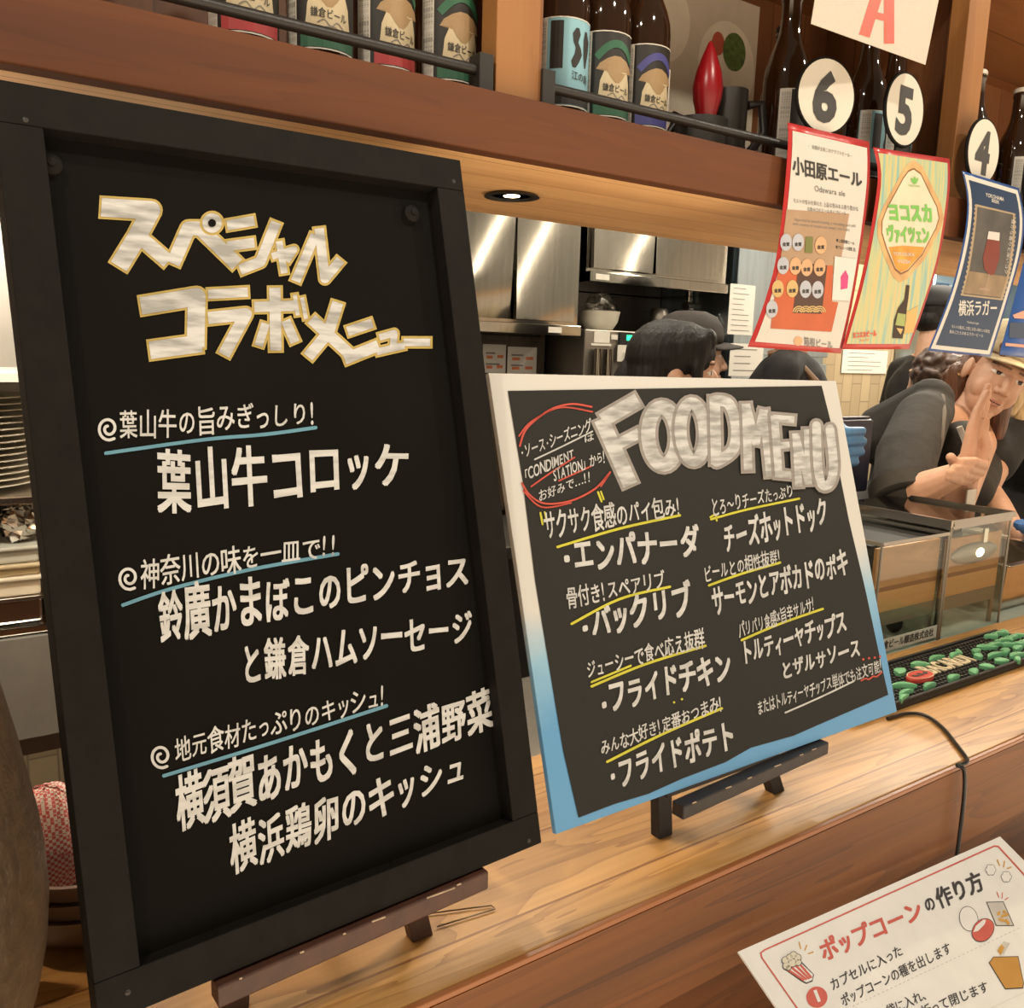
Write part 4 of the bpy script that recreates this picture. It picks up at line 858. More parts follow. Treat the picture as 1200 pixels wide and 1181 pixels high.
# ================================================================== KITCHEN BEHIND
label_w = mat('white_sticker', (.62, .58, .50), .6)
gap_dark = mat('dark_gap', (.012, .011, .010), .8)
YC = 2.40
X = lambda x, y, Y=YC: py(x, y, Y)[0]
Z = lambda x, y, Y=YC: py(x, y, Y)[2]
def door_sheet(x0, x1, Y, z0, z1):
    mb = MB(); n = 10; vs = []; xc, zc_ = (x0 + x1) / 2, .86
    for d in (0, .016):
        for j in range(n + 1):
            for i in range(5): x = x0 + (x1 - x0) * i / 4; z = z0 + (z1 - z0) * j / n; vs.append((x, Y + d - .22 * (x - xc) * max(-.4, min(.4, z - zc_)), z))
    k = 5 * (n + 1); q = [(j * 5 + i, j * 5 + i + 1, (j + 1) * 5 + i + 1, (j + 1) * 5 + i) for j in range(n) for i in range(4)]
    mb.add(vs, q + [tuple(v + k for v in f[::-1]) for f in q] + [(i, i + 1, k + i + 1, k + i) for i in range(4)] + [(n * 5 + i, n * 5 + i + 1, k + n * 5 + i + 1, k + n * 5 + i) for i in range(4)] + [(j * 5 + i, j * 5 + 5 + i, k + j * 5 + 5 + i, k + j * 5 + i) for j in range(n) for i in (0, 4)]); return mb
def cabinet(x0, x1, z0, z1, doors, label, m, depth=.5, Y=YC, rail=.035, sticker=None):
    t = thing('wall_cabinet', ((x0 + x1) / 2, Y + depth / 2, z0), label, 'cabinet')
    MB().box((x0, Y + .012, z0), (x1, Y + depth, z1)).build('body', m, t)
    MB().box((x0, Y - .012, z0), (x1, Y + .012, z0 + rail)).build('bottom_rail', m, t, bevel=.002)
    for a, b in zip(doors, doors[1:]): door_sheet(a + .006, b - .006, Y - .008, z0 + rail + .012, z1 - .01).build('door', m, t, True)
    if sticker: MB().box((sticker[0], Y - .0135, z0 + .008), (sticker[0] + sticker[1], Y - .012, z0 + rail - .008)).build('sticker', label_w, t)
    return t
cabinet(1.02, 1.90, .572, 1.45, (1.02, X(602, 320), X(676, 320)), 'tall brushed-steel wall cabinet with two doors right beside the chalkboard', steel, sticker=(1.76, .055))
cabinet(1.93, 2.625, .760, 1.45, (1.94, X(766, 300), X(848, 300)), 'shorter brushed-steel wall cabinet above the white plastic-wrapped bowl', steel, sticker=(1.955, .06))
bar_m = mat('added_tube_glow', (1, .88, .70), emit=26)
for i, (x_, y_) in enumerate(((572, 330), (630, 300), (742, 290), (866, 300))):  # glowing tubes added so the steel doors reflect bright streaks
    p_ = py(x_, y_, 2 * YC - .01 - 1.085)
    t = thing('added_streak_tube', (p_[0], 1.07, .80), 'added glowing tube behind the overhead shelf, made up to streak the steel cabinets', 'light', 'added tubes that put streaks on the steel doors')
    MB().box((p_[0] - .02, 1.0528, .78), (p_[0] + .02, 1.068, 1.66)).build('housing', steel_dark, t); MB().tube([(p_[0], 1.078, .80), (p_[0], 1.078, 1.64)], .006, 10).build('lit_tube', bar_m, t, True)
# upright fridge right of the cabinets
t = thing('upright_fridge', (2.96, 2.66, -1.05), 'tall bluish steel fridge with paper lists taped to its door', 'fridge')
MB().box((2.66, 2.41, -1.05), (3.27, 2.92, 1.52)).build('body', steel_blue, t)
MB().box((2.665, 2.385, -.95), (3.265, 2.408, .50)).build('door', steel_blue, t, bevel=.003)
MB().box((2.665, 2.385, .53), (3.265, 2.408, 1.50)).build('door', steel_blue, t, bevel=.003)
def paper_on(nm, x0, y0, x1, y1, Y, label, lines, red=False, group=None):
    a = py(x0, y0, Y); b = py(x1, y1, Y); t = thing(nm, ((a[0] + b[0]) / 2, Y, b[2]), label, 'paper', group)
    MB().box((a[0], Y - .0015, b[2]), (b[0], Y, a[2])).build('sheet', white_paper, t)
    sf = UV((a[0], Y - .0015, b[2]), (1, 0, 0), (0, 0, 1)); w = b[0] - a[0]; h = a[2] - b[2]
    for i in range(lines):
        v = h * (1 - (i + .8) / (lines + .6)); k = Ink(sf, .0006); k.line([(w * .12, v), (w * (.5 + .38 * random.random()), v)], h / lines * .12, flat=True); k.build('text_line', grey_ink, t)
    if red:
        for (u, v) in ((.15, .55), (.62, .58), (.15, .2), (.60, .22)):
            k = Ink(sf, .0010); k.line([(w * u, h * v), (w * (u + .26), h * v)], h * .11, flat=True); k.build('red_block', mat('print_orange_red2', (.62, .16, .05), .5), t)
    return t
paper_on('notice_sheet', 856, 332, 881, 393, 2.383, 'long white list taped high on the bluish steel fridge', 9)
paper_on('notice_sheet', 856, 402, 892, 441, 2.383, 'handwritten note taped low on the bluish steel fridge', 4)
paper_on('notice_sheet', 566, 403, 592, 437, 2.60, 'red and black printed card nearest the chalkboard, under the tall cabinet', 2, True)
paper_on('notice_sheet', 595, 406, 628, 438, 2.60, 'red and black printed card, the right one of two under the tall cabinet', 2, True)
t = paper_on('calendar_sheet', 988, 409, 1038, 438, 2.945, 'pale calendar-like sheet on the beige tiles below the yellow-green sign', 5)
# tile panels coloured dark for the shade under the cabinets; counter with machine
dk = brick('shade_dark_tile', (.060, .043, .026), (.045, .032, .02), (.03, .022, .015), .30, .10, .3)
t = thing('splashback_panel', (1.8, 2.86, -.2), 'tiled splashback coloured dark as cabinet shade, behind the cups and the machine', 'splashback')
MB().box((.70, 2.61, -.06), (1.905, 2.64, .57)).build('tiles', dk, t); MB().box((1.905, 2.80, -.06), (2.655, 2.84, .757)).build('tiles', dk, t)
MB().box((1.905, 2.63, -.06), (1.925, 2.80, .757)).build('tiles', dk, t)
t = thing('back_counter', (1.7, 2.55, -1.05), 'steel back counter along the kitchen wall, mostly hidden by the menu board', 'counter')
MB().box((.7, 2.15, -.12), (2.65, 2.61, -.08)).build('worktop', steel_dark, t, bevel=.003); MB().box((.72, 2.18, -1.05), (2.63, 2.60, -.12)).build('body', steel_dark, t)
zt = Z(700, 386)
t = thing('kitchen_machine', (2.08, 2.5, -.08), 'grey steel kitchen machine with black control panel and green display', 'machine')
MB().box((1.905 + .03, 2.41, -.08), (2.62, 2.79, zt)).build('body', steel_dark, t, bevel=.004)
a, b = py(727, 389, 2.40), py(756, 412, 2.40)
pn = MB().box((a[0], 2.400, b[2]), (b[0], 2.409, a[2])).build('control_panel', mat('black_plastic', (.012, .012, .013), .3), t)
a, b = py(735, 392.5, 2.397), py(747, 399.5, 2.397)
MB().box((a[0], 2.3965, b[2]), (b[0], 2.3995, a[2])).build('green_display', mat('green_led', (.02, .75, .30), emit=1.6), pn)
for (x0, y0, x1, y1) in ((697, 388, 714, 402), (693, 402, 716, 405.5), (717, 392, 723.5, 398)):
    a, b = py(x0, y0, 2.405), py(x1, y1, 2.405); MB().box((a[0], 2.4035, b[2]), (b[0], 2.409, a[2])).build('white_label', label_w, t)
a, b = py(724, 404, 2.398), py(745, 424, 2.398); MB().box((a[0], 2.396, b[2]), (b[0], 2.3985, a[2])).build('taped_note', label_w, t)
a, b = py(731, 412, 2.395), py(746, 427, 2.395); MB().box((a[0], 2.390, b[2]), (b[0], 2.3935, a[2])).build('taped_note', white_paper, t)
a, b = py(694, 408, 2.3), py(724, 440, 2.3)
for k_ in range(2):
    x_ = py(703 + 12 * k_, 425, 2.38)[0]; MB().tube([(x_, 2.39, b[2] - .1), (x_, 2.39, a[2])], .016, 10).build('steel_pipe', steel, t, True)
# steel triangular holder left of machine
a = py(659, 439, 2.55); b = py(693, 439, 2.55); c_ = py(674, 411, 2.55)
t = thing('paper_holder', (a[0], 2.57, a[2] - .25), 'steel wire holder with folded papers under the tall cabinet edge', 'holder')
MB().box((a[0], 2.56, a[2] - .25), (b[0], 2.60, a[2])).build('back_plate', steel_dark, t)
k_ = MB().add([a, (b[0] - .01, 2.55, b[2]), c_, a + (0, .012, 0), (b[0] - .01, 2.562, b[2]), c_ + (0, .012, 0)], [(0, 1, 2), (3, 5, 4), (0, 3, 4, 1), (1, 4, 5, 2), (2, 5, 3, 0)]); k_.build('folded_paper', white_paper, t)
MB().tube([a, c_ + (-.02, -.006, 0), c_ + (.02, -.006, 0), (b[0], 2.545, b[2])], .005, 8).build('wire_loop', black_metal, t, True)
# bowl wrapped in plastic, cups
c_ = py(702, 375, 2.5)
t = thing('plastic_bowl', (c_[0], 2.5, zt + .0005), 'white ribbed bowl with crumpled plastic wrap on top of the kitchen machine', 'bowl')
R_ = .074; mb = MB(); n = 48; pr = [(.045, 0), (.05, .004), (R_ * .9, .03), (R_, .065), (R_ * 1.02, .068), (R_ * .96, .066), (R_ * .85, .03), (.0001, .006)]
mb.lathe(pr, 48, (c_[0], 2.5, zt + .0005)); 
mb.v = [(c_[0] + (v[0] - c_[0]) * (1 + .02 * math.cos(24 * math.atan2(v[1] - 2.5, v[0] - c_[0]))), 2.5 + (v[1] - 2.5) * (1 + .02 * math.cos(24 * math.atan2(v[1] - 2.5, v[0] - c_[0]))), v[2]) for v in mb.v]
mb.build('ribbed_bowl', mat('cream_plastic', (.66, .62, .50), .35), t, True)
mb = MB(); rnd = random.Random(5)
mb.ell((c_[0] + .004, 2.5, zt + .088), (.055, .055, .048), n=22, m=14)
mb.v = [tuple(np.array(v) + np.array([rnd.uniform(-1, 1) for _ in range(3)]) * .007) for v in mb.v]
mb.build('plastic_wrap', glassy('crumpled_wrap', (.93, .92, .88), .22), t, True)
for i, (x, w_) in enumerate(((772, 20), (796, 17), (819, 17))):
    c_ = py(x, 372, 2.52); r_ = .040 if not i else .034
    t = thing('steel_cup', (c_[0], 2.52, zt + .0005), ('dark steel cup turned upside down behind the black-haired head', 'upside-down steel cup, the middle one of three on the machine', 'upside-down steel cup nearest the dark cap')[i], 'cup', 'steel cups on the kitchen machine')
    MB().lathe([(r_, 0), (r_, .006), (r_ * .97, .05), (r_ * .9, .085), (r_ * .7, .096), (.0001, .098)], 24, (c_[0], 2.52, zt + .0005)).build('cup_body', chrome if i else steel_dark, t, True)
    MB().lathe([(r_ * 1.0, .001), (r_ * 1.05, .003), (r_ * 1.0, .006)], 24, (c_[0], 2.52, zt + .0005)).build('rim', chrome, t, True)
c_ = py(812, 347, 2.6)
t = thing('pipe_valve', (c_[0], 2.63, .70), 'small grey pipe valve under the shorter steel cabinet', 'valve')
MB().tube([(c_[0], 2.62, .759), (c_[0], 2.62, .70)], .014, 12).build('pipe', steel, t, True); MB().tube([(c_[0] - .02, 2.62, .72), (c_[0] + .03, 2.62, .72)], .020, 12).build('valve_body', steel_dark, t, True)
# steel column and blue-lit display fridge
b = X(1076, 450, 2.78)
t = thing('display_fridge', (5.1, 2.86, -1.05), 'blue-lit glass door fridge far back between the hanging signs', 'fridge')
x0, x1 = b, b + 1.1
mb = MB(); mb.box((x0, 2.78, -1.05), (x0 + .04, 2.94, 1.5)); mb.build('side', steel_blue, t); MB().box((x1 - .04, 2.78, -1.05), (x1, 2.94, 1.5)).build('side', steel_blue, t)
MB().box((x0 + .04, 2.91, -1.05), (x1 - .04, 2.94, 1.5)).build('back', mat('pale_blue_liner', (.28, .42, .55), .5), t)
MB().box((x0 + .04, 2.78, 1.44), (x1 - .04, 2.91, 1.5)).build('top', steel_blue, t)
for z_ in (.15, .47, .80, 1.1): MB().box((x0 + .04, 2.80, z_), (x1 - .04, 2.91, z_ + .012)).build('shelf', steel, t)
MB().tube([(x0 + .08, 2.80, .2), (x0 + .08, 2.80, 1.38)], .010, 8).build('lamp_tube', mat('cool_lamp_tube', (.55, .80, 1.0), emit=3.5), t, True)
for j, (z_, dx, c__) in enumerate(((.482, .16, (.05, .16, .28)), (.482, .34, (.10, .22, .30)), (.812, .20, (.03, .08, .16)), (.812, .42, (.35, .40, .42)), (.482, .55, (.02, .03, .05)))):
    tt = thing('bin', (x0 + dx, 2.855, z_), ('blue storage bin on the middle shelf of the blue-lit fridge', 'grey-blue storage bin further in on the middle fridge shelf', 'navy storage bin on the upper shelf of the blue-lit fridge', 'pale storage bin on the upper shelf of the blue-lit fridge', 'near-black storage bin on the middle shelf of the blue-lit fridge')[j], 'bin')
    MB().box((x0 + dx - .06, 2.815, z_ + .0005), (x0 + dx + .06, 2.895, z_ + .15)).build('bin_body', mat('bin_%d' % j, c__, .4), tt, bevel=.004); MB().box((x0 + dx - .063, 2.813, z_ + .151), (x0 + dx + .063, 2.897, z_ + .162)).build('lid', mat('bin_%d' % j, c__, .4), tt, bevel=.002)

# ------------------------------------------------------------------ left gap: rack with plates and trays
t = thing('kitchen_rack', (.02, 1.68, -1.05), 'steel kitchen rack glimpsed left of the chalkboard, carrying plates and trays', 'rack')
Y0 = 1.50; zA = Z(5, 577, Y0); zB = Z(20, 719, Y0) 
for z_, nm in ((zA - .006, 'shelf'), (zB - .02, 'shelf')): MB().box((-.62, Y0 - .01, z_ - .012), (.52, 1.86, z_)).build(nm, chrome, t, bevel=.002)
MB().box((-.62, Y0 - .02, Z(20, 862, Y0)), (.52, Y0, zB - .035)).build('front_panel', mat('satin_steel_panel', (.40, .40, .36), .4, .7), t)
for x_ in (-.61, .50):
    for y_ in (Y0 + .02, 1.84): MB().tube([(x_, y_, -1.05), (x_, y_, 1.2)], .012, 8).build('upright', chrome, t, True)
MB().box((-.62, Y0 - .02, Z(5, 447, Y0)), (.52, 1.86, Z(5, 437, Y0))).build('shelf', mat('pale_shelf_edge', (.55, .52, .45), .4), t)
MB().box((-.6, 1.84, -.3), (.50, 1.855, 1.1)).build('back_panel', steel_dark, t)
pm = mat('ivory_plate', (.64, .58, .47), .3, vary=.03)
n = 15; zp = zA - .0055
for i in range(n):
    c_ = (.030 + random.uniform(-.002, .002), Y0 + .145, zp + i * .0098)
    mb = MB().lathe([(.075, .0005), (.08, .003), (.128, .0075), (.130, .0090), (.127, .0095), (.08, .0055), (.0001, .0050)], 40, c_); o = mb.build('plate', pm, None, True)
    prop(o, 'ivory plate in the tall plate stack left of the chalkboard', 'plate', 'plates stacked on the kitchen rack')
zt2 = zp + n * .0098
t = thing('ticket_box', (-.03, Y0 + .12, zt2 + .0045), 'small pale box lying on top of the plate stack', 'box')
MB().box((-.14, Y0 + .06, zt2 + .005), (.072, Y0 + .2, zt2 + .035)).build('box_body', white_paper, t, bevel=.002); 
MB().box((.0, Y0 + .059, zt2 + .012), (.03, Y0 + .0599, zt2 + .028)).build('grey_print', grey_ink, t)
zm0, zm1 = Z(10, 652, Y0), Z(10, 588, Y0)
z_ = zB - .0195
def tray(zlo, zhi, m, label, x1=.135, inset_=0, rim=True):
    t = thing('food_tray', (-.15, Y0 + .15, zlo), label, 'tray')
    MB().box((-.42, Y0 + .012 + inset_, zlo), (x1, Y0 + .30, zhi - .006)).build('tray_body', m, t, bevel=.004)
    MB().box((-.428, Y0 + .004 + inset_, zhi - .006), (x1 + .008, Y0 + .308, zhi)).build('rim', m, t, bevel=.002); return t
h_ = [Z(15, y_, Y0) for y_ in (716, 702, 678, 663, 642)]
tray(z_, h_[1], chrome, 'lowest steel tray of the pile left of the chalkboard'); tray(h_[1] + .0005, h_[2], mat('cream_tray', (.66, .58, .44), .35), 'cream tray in the middle of the tray pile')
tray(h_[2] + .0005, h_[3], mat('tan_tray', (.50, .40, .24), .4), 'tan tray near the top of the tray pile'); tray(h_[3] + .0005, h_[4], mat('grey_tray', (.46, .45, .38), .35), 'pale grey tray on top of the tray pile')
mb = MB(); mb.ell((.115, Y0 + .05, h_[4] + .028), (.030, .03, .028), n=20, m=14); rnd = random.Random(9)
mb.v = [tuple(np.array(v) + np.array([rnd.uniform(-1, 1) for _ in range(3)]) * .005) for v in mb.v]
prop(mb.build('foil_ball', chrome, None), 'crumpled ball of shiny foil on top of the tray pile', 'foil')
t = thing('black_tray', (-.08, Y0 + .10, h_[4] + .0005), 'dark rimmed tray beside the foil ball on the tray pile', 'tray')
MB().box((-.30, Y0 + .03, h_[4] + .0006), (.078, Y0 + .25, h_[4] + .012)).build('tray_body', mat('black_plastic', (.012, .012, .013), .3), t, bevel=.003); MB().tube([(-.30, Y0 + .026, h_[4] + .016), (.075, Y0 + .026, h_[4] + .016), (.080, Y0 + .25, h_[4] + .016)], .003, 8).build('steel_rim', chrome, t, True)
t = thing('vented_appliance', (-.1, Y0 + .2, zA - .15), 'steel vented appliance hung below the plate shelf', 'appliance')
za = zA - .0185
MB().box((-.5, Y0 + .315, za - .16), (.48, Y0 + .335, za)).build('body', steel, t, bevel=.002)
for j in range(28): MB().box((-.12 + j * .010, Y0 + .312, za - .075), (-.115 + j * .010, Y0 + .3145, za - .055)).build('vent_slot', gap_dark, t)
# bowls with check paper on the counter
bm_ = mat('brown_melamine', (.10, .055, .032), .3)
for i in range(3):
    z_ = .0005 + i * .016; c_ = (.10, .785, z_)
    t = thing('brown_bowl', c_, ('brown bowl at the bottom of the stack of three beside the vase', 'brown bowl in the middle of the stack of three beside the vase', 'brown bowl on top of its stack, holding red checked paper')[i], 'bowl', 'brown bowls stacked beside the vase')
    MB().lathe([(.04, 0), (.062, .004), (.076, .020), (.080, .036), (.082, .040), (.078, .040), (.072, .022), (.056, .010), (.0001, .008)], 40, c_).build('bowl_body', bm_, t, True)
m, t_, b_ = nt('red_white_check_paper'); N_, L_ = t_.nodes, t_.links
tc = N_.new('ShaderNodeTexCoord'); ck = N_.new('ShaderNodeTexChecker'); ck.inputs['Scale'].default_value = 380; ck.inputs['Color1'].default_value = (.70, .62, .56, 1); ck.inputs['Color2'].default_value = (.55, .10, .10, 1)
L_.new(tc.outputs['Object'], ck.inputs[0]); L_.new(ck.outputs[0], b_.inputs['Base Color']); b_.inputs['Roughness'].default_value = .7
t = thing('checked_paper', (.058, .785, .055), 'red and white checked wrapping paper mounded in the top brown bowl', 'paper')
mb = MB().lathe([(.034, -.012), (.036, .012), (.032, .035), (.022, .056), (.010, .066), (.0001, .068)], 40, (.064, .785, .060)); rnd = random.Random(3)
mb.v = [tuple(np.array(v) + np.array([rnd.uniform(-1, 1) for _ in range(3)]) * .0015) for v in mb.v]; mb.build('paper_mound', m, t, True)

# ------------------------------------------------------------------ vase
prof = []
VX, VY = -.085, .640
for (x, y) in ((-14, 740), (0, 800), (20, 862), (34, 912), (46, 955), (52, 984), (58, 1035), (56, 1086), (47, 1137), (34, 1178), (18, 1206)):
    # silhouette: nearest approach of the ray to the axis
    r = ray(x, y); d2 = r[:2]; tt = ((np.array([VX, VY]) - CAM[:2]) @ d2) / (d2 @ d2); P = CAM + r * tt; prof.append((np.linalg.norm(P[:2] - np.array([VX, VY])), P[2]))
prof = sorted(prof, key=lambda p: p[1]); zb = prof[0][1]
t = thing('ceramic_vase', (VX, VY, 0), 'large brown dimpled ceramic vase cut off by the left edge of the photo', 'vase')
P_ = [(.0001, .0005), (prof[0][0] * .92, .0005)] + [p for p in prof if p[1] > .004]
top = P_[-1]; P_ += [(top[0] * .8, top[1] + .04), (top[0] * .5, top[1] + .07), (top[0] * .42, top[1] + .11), (top[0] * .5, top[1] + .13), (top[0] * .4, top[1] + .13), (top[0] * .35, top[1] + .10)]
m = mat('brown_dimpled_ceramic', (.060, .036, .018), .45, vary=.25, scale=95, bump=.55)
MB().lathe(P_, 64, (VX, VY, 0)).build('vase_body', m, t, True)

# ================================================================== GLASS CASE, PAN, BAR MAT
clear = glassy('case_glass', (.93, .95, .93), .035); dark_in = mat('case_shade_dark', (.010, .010, .009), .6, spec=.2)
def case(name, x0, x1, y0, y1, z0, z1, label, lid, open_):
    t = thing(name, ((x0 + x1) / 2, (y0 + y1) / 2, z0), label, 'display case'); g = .004
    MB().box((x0, y0, z0), (x1, y0 + g, z1)).build('front_pane', clear, t); MB().box((x0, y1 - g, z0), (x1, y1, z1)).build('back_pane', clear, t)
    MB().box((x0, y0 + g, z0), (x0 + g, y1 - g, z1)).build('side_pane', clear, t); MB().box((x1 - g, y0 + g, z0), (x1, y1 - g, z1)).build('side_pane', clear, t)
    for p, q in (((x0, y0, z1), (x1, y0, z1)), ((x0, y1, z1), (x1, y1, z1)), ((x0, y0, z1), (x0, y1, z1)), ((x1, y0, z1), (x1, y1, z1))): MB().bar(p, q, .006, .006, up=(0, .3, 1)).build('top_edge', chrome, t)
    for p in ((x0, y0), (x1, y0)): MB().tube([(p[0], p[1], z0), (p[0], p[1], z1)], .0022, 6).build('corner_edge', steel_dark, t)
    if lid:
        MB().box((x0 - .006, y0 - .004, z1 + .005), (x1 + .004, y1 + .006, z1 + .008)).build('lid', glassy('lid_glass', (.45, .45, .43), .30), t)
        for p, q in (((x0 - .006, y0 - .004, z1 + .0095), (x1 + .004, y0 - .004, z1 + .0095)), ((x0 - .006, y0 - .004, z1 + .0095), (x0 - .006, y1 + .006, z1 + .0095)), ((x1 + .004, y0 - .004, z1 + .0095), (x1 + .004, y1 + .006, z1 + .0095))): MB().bar(p, q, .007, .011, up=(0, .3, 1)).build('lid_edge', chrome, t)
    return t
wood_in = wood('case_wood', (.55, .29, .11), (.20, .075, .022), plank=.30, rough=.4, contrast=.5)
zc = -.0035
tA = case('display_case', 1.338, 1.546, .836, 1.085, zc, .200, 'open-topped glass case with wooden inner panel, right beside the FOOD MENU board', False, True)
tB = case('display_case', 1.553, 1.768, .836, 1.085, zc, .210, 'glass case with dark glass lid under the leaning woman, wooden panel and steel dome inside', True, False)
for tt, x0, x1, zh in ((tA, 1.343, 1.541, .190), (tB, 1.558, 1.763, .185)):
    MB().box((x0, .8470, .072), (x1, .8530, zh)).build('wooden_panel', wood_in, tt, bevel=.001)
    MB().box((x0, .8475, .046), (x1, .8525, .072)).build('grey_strip', mat('grey_brown_board', (.16, .13, .09), .5), tt)
    for x_ in (x0 + .006, x1 - .006): MB().box((x_ - .005, .8475, zc + .001), (x_ + .005, .8525, .046)).build('panel_foot', steel_dark, tt)
MB().box((1.343, .860, .186), (1.541, 1.080, .192)).build('case_shade_sheet', dark_in, tA)  # dark sheet laid in as the shade inside the open case
c_ = (1.665, .8466, .150)  # flat steel dome with a glowing spot put in as its glint
MB().ell(c_, (.085, .0050, .021), n=32, m=14).build('steel_dome', mat('grey_enamel', (.25, .23, .20), .3, .6), tB, True)
MB().box((c_[0] + .022, .8425, .168), (c_[0] + .036, .8468, .196)).build('dome_stem', chrome, tB)
MB().ell((c_[0] + .012, .8425, .150), (.016, .0022, .009), n=18, m=10).build('glint_spot', mat('made_up_glint', (1, .82, .55), emit=7), tB, True)
# paper notice and dark goods in the case base
a = py(1040, 765, .85); MB().box((1.345, .8352, .003), (1.541, .8358, .027)).build('frosted_band', mat('frosted_band', (.48, .50, .44), .6), tA); sfp = UV((1.345, .8348, .004), (1, 0, 0), (0, 0, 1))
k = Ink(sfp, .0002); k.text('鎌倉ビール醸造株式会社', (.010, .004), (.185, .004), .016, bold=.02, up=(0, 1)); k.build('company_lettering', mat('frosted_lettering', (.03, .03, .028), .6), tA)
t = thing('crumpled_paper', (1.41, .89, zc), 'crumpled pale paper at the bottom of the open glass case', 'paper')
MB().add([(1.37, .875, zc + .001), (1.47, .878, zc + .001), (1.43, .905, zc + .002), (1.395, .89, zc + .042), (1.375, .90, zc + .001)], [(0, 1, 3), (1, 2, 3), (2, 4, 3), (4, 0, 3), (0, 4, 2, 1)]).build('paper', white_paper, t)
for i, (x_, r_) in enumerate(((1.355, .016), (1.50, .018))):
    t = thing('dark_pouch', (x_ + .01, .905, zc), ('dark pouch in the left corner of the open glass case', 'dark pouch beside the crumpled paper in the open glass case')[i], 'pouch')
    mb = MB().ell((x_ + .012, .903, zc + r_ + .001), (r_ * 1.0, r_ * .8, r_), n=14, m=10); mb.build('pouch_body', cloth_black, t, True); MB().tube([(x_ + .012, .903, zc + 2 * r_), (x_ + .012, .903, zc + 2 * r_ + .012)], [.003, .006], 8).build('tied_neck', cloth_black, t, True)
# steel food pan right of the case
x0, x1, y0, y1, z0, z1 = 1.83, 2.12, .86, 1.02, -.0035, .105
t = thing('steel_food_pan', ((x0 + x1) / 2, (y0 + y1) / 2, z0), 'deep stainless food pan behind and right of the glass case', 'pan')
def ringrect(x0, x1, y0, y1, z): return [(x0, y0, z), (x1, y0, z), (x1, y1, z), (x0, y1, z)]
mb = MB(); rg = [ringrect(x0 + .02, x1 - .02, y0 + .02, y1 - .02, z0), ringrect(x0 + .006, x1 - .006, y0 + .006, y1 - .006, z0 + .02), ringrect(x0, x1, y0, y1, z1 - .006), ringrect(x0 - .014, x1 + .014, y0 - .014, y1 + .014, z1 - .002), ringrect(x0 - .014, x1 + .014, y0 - .014, y1 + .014, z1), ringrect(x0 + .004, x1 - .004, y0 + .004, y1 - .004, z1), ringrect(x0 + .022, x1 - .022, y0 + .022, y1 - .022, z0 + .01)]
vs = [p for r in rg for p in r]; mb.add(vs, [(i * 4 + k, i * 4 + (k + 1) % 4, (i + 1) * 4 + (k + 1) % 4, (i + 1) * 4 + k) for i in range(6) for k in range(4)] + [(3, 2, 1, 0), (24, 25, 26, 27)])
mb.build('pan_body', chrome, t, bevel=.003)
t = thing('white_box', (2.25, 1.06, -.004), 'white box on the kitchen worktop at the right edge behind the steel pan', 'box')
MB().box((2.17, 1.03, -.0035), (2.40, 1.14, .09)).build('box_body', white_paper, t, bevel=.003); MB().box((2.168, 1.028, .0905), (2.402, 1.142, .100)).build('lid', white_paper, t, bevel=.002)

# bar mat
mo = pz(1051, 828, .0); me_ = pz(1165, 749, .0)
x0, x1, y0, y1 = 1.05, 1.66, .672, .788
t = thing('bar_mat', ((x0 + x1) / 2, (y0 + y1) / 2, .0003), 'black rubber bar mat with raised green leaves, red oval and cream lettering', 'mat')
rub = mat('black_rubber', (.014, .014, .013), .6, vary=.2)
MB().box((x0, y0, .0003), (x1, y1, .009)).build('mat_base', rub, t, bevel=.002)
for a in ((x0, y0, x1, y0 + .006), (x0, y1 - .006, x1, y1), (x0, y0 + .006, x0 + .006, y1 - .006), (x1 - .006, y0 + .006, x1, y1 - .006)): MB().box((a[0], a[1], .009), (a[2], a[3], .0135)).build('raised_rim', rub, t, bevel=.001)
mb = MB()
nx, ny = 60, 11
for i in range(nx):
    for j in range(ny):
        cx_, cy_ = x0 + .010 + i * (x1 - x0 - .02) / nx + .004, y0 + .010 + j * (y1 - y0 - .02) / ny + .004; mb.box((cx_ - .0026, cy_ - .0026, .009), (cx_ + .0026, cy_ + .0026, .0118))
mb.build('rubber_studs', rub, t, kind='stuff')
leaf = mat('mint_green_rubber', (.13, .38, .19), .45, vary=.1)
cm_x, cm_y = 1.345, .725
def leafshape(c, L_, w_, rot, serr=False):
    mb = MB(); n = 14; ca, sa = math.cos(rot), math.sin(rot); top = []; 
    up_, lo_ = [], []
    for i in range(n + 1):
        s_ = i / n; ww = w_ * math.sin(math.pi * s_) ** .7 * (1 + (.22 * (i % 2) if serr else 0)); xx = (s_ - .5) * L_; yy = .12 * L_ * math.sin(math.pi * s_)
        up_.append((xx, yy + ww)); lo_.append((xx, yy - ww))
    ring = up_ + lo_[::-1][1:-1]; ring = [(c[0] + x * ca - y * sa, c[1] + x * sa + y * ca) for x, y in ring]; k = len(ring); m_ = np.mean(ring, 0)
    vs = [(x, y, .010) for x, y in ring] + [(x, y, .0165) for x, y in ring] + [tuple(m_ + (np.array(p) - m_) * .7) + (.0185,) for p in ring]
    mb.add(vs, [(i, (i + 1) % k, k + (i + 1) % k, k + i) for i in range(k)] + [(k + i, k + (i + 1) % k, 2 * k + (i + 1) % k, 2 * k + i) for i in range(k)] + [tuple(range(2 * k, 3 * k)), tuple(range(k))[::-1]])
    mb.build('raised_leaf', leaf, t, True)
rnd = random.Random(4)
px3 = lambda x, y: pz(980 + x / 4.218, 570 + y / 4.218, .015)[:2]
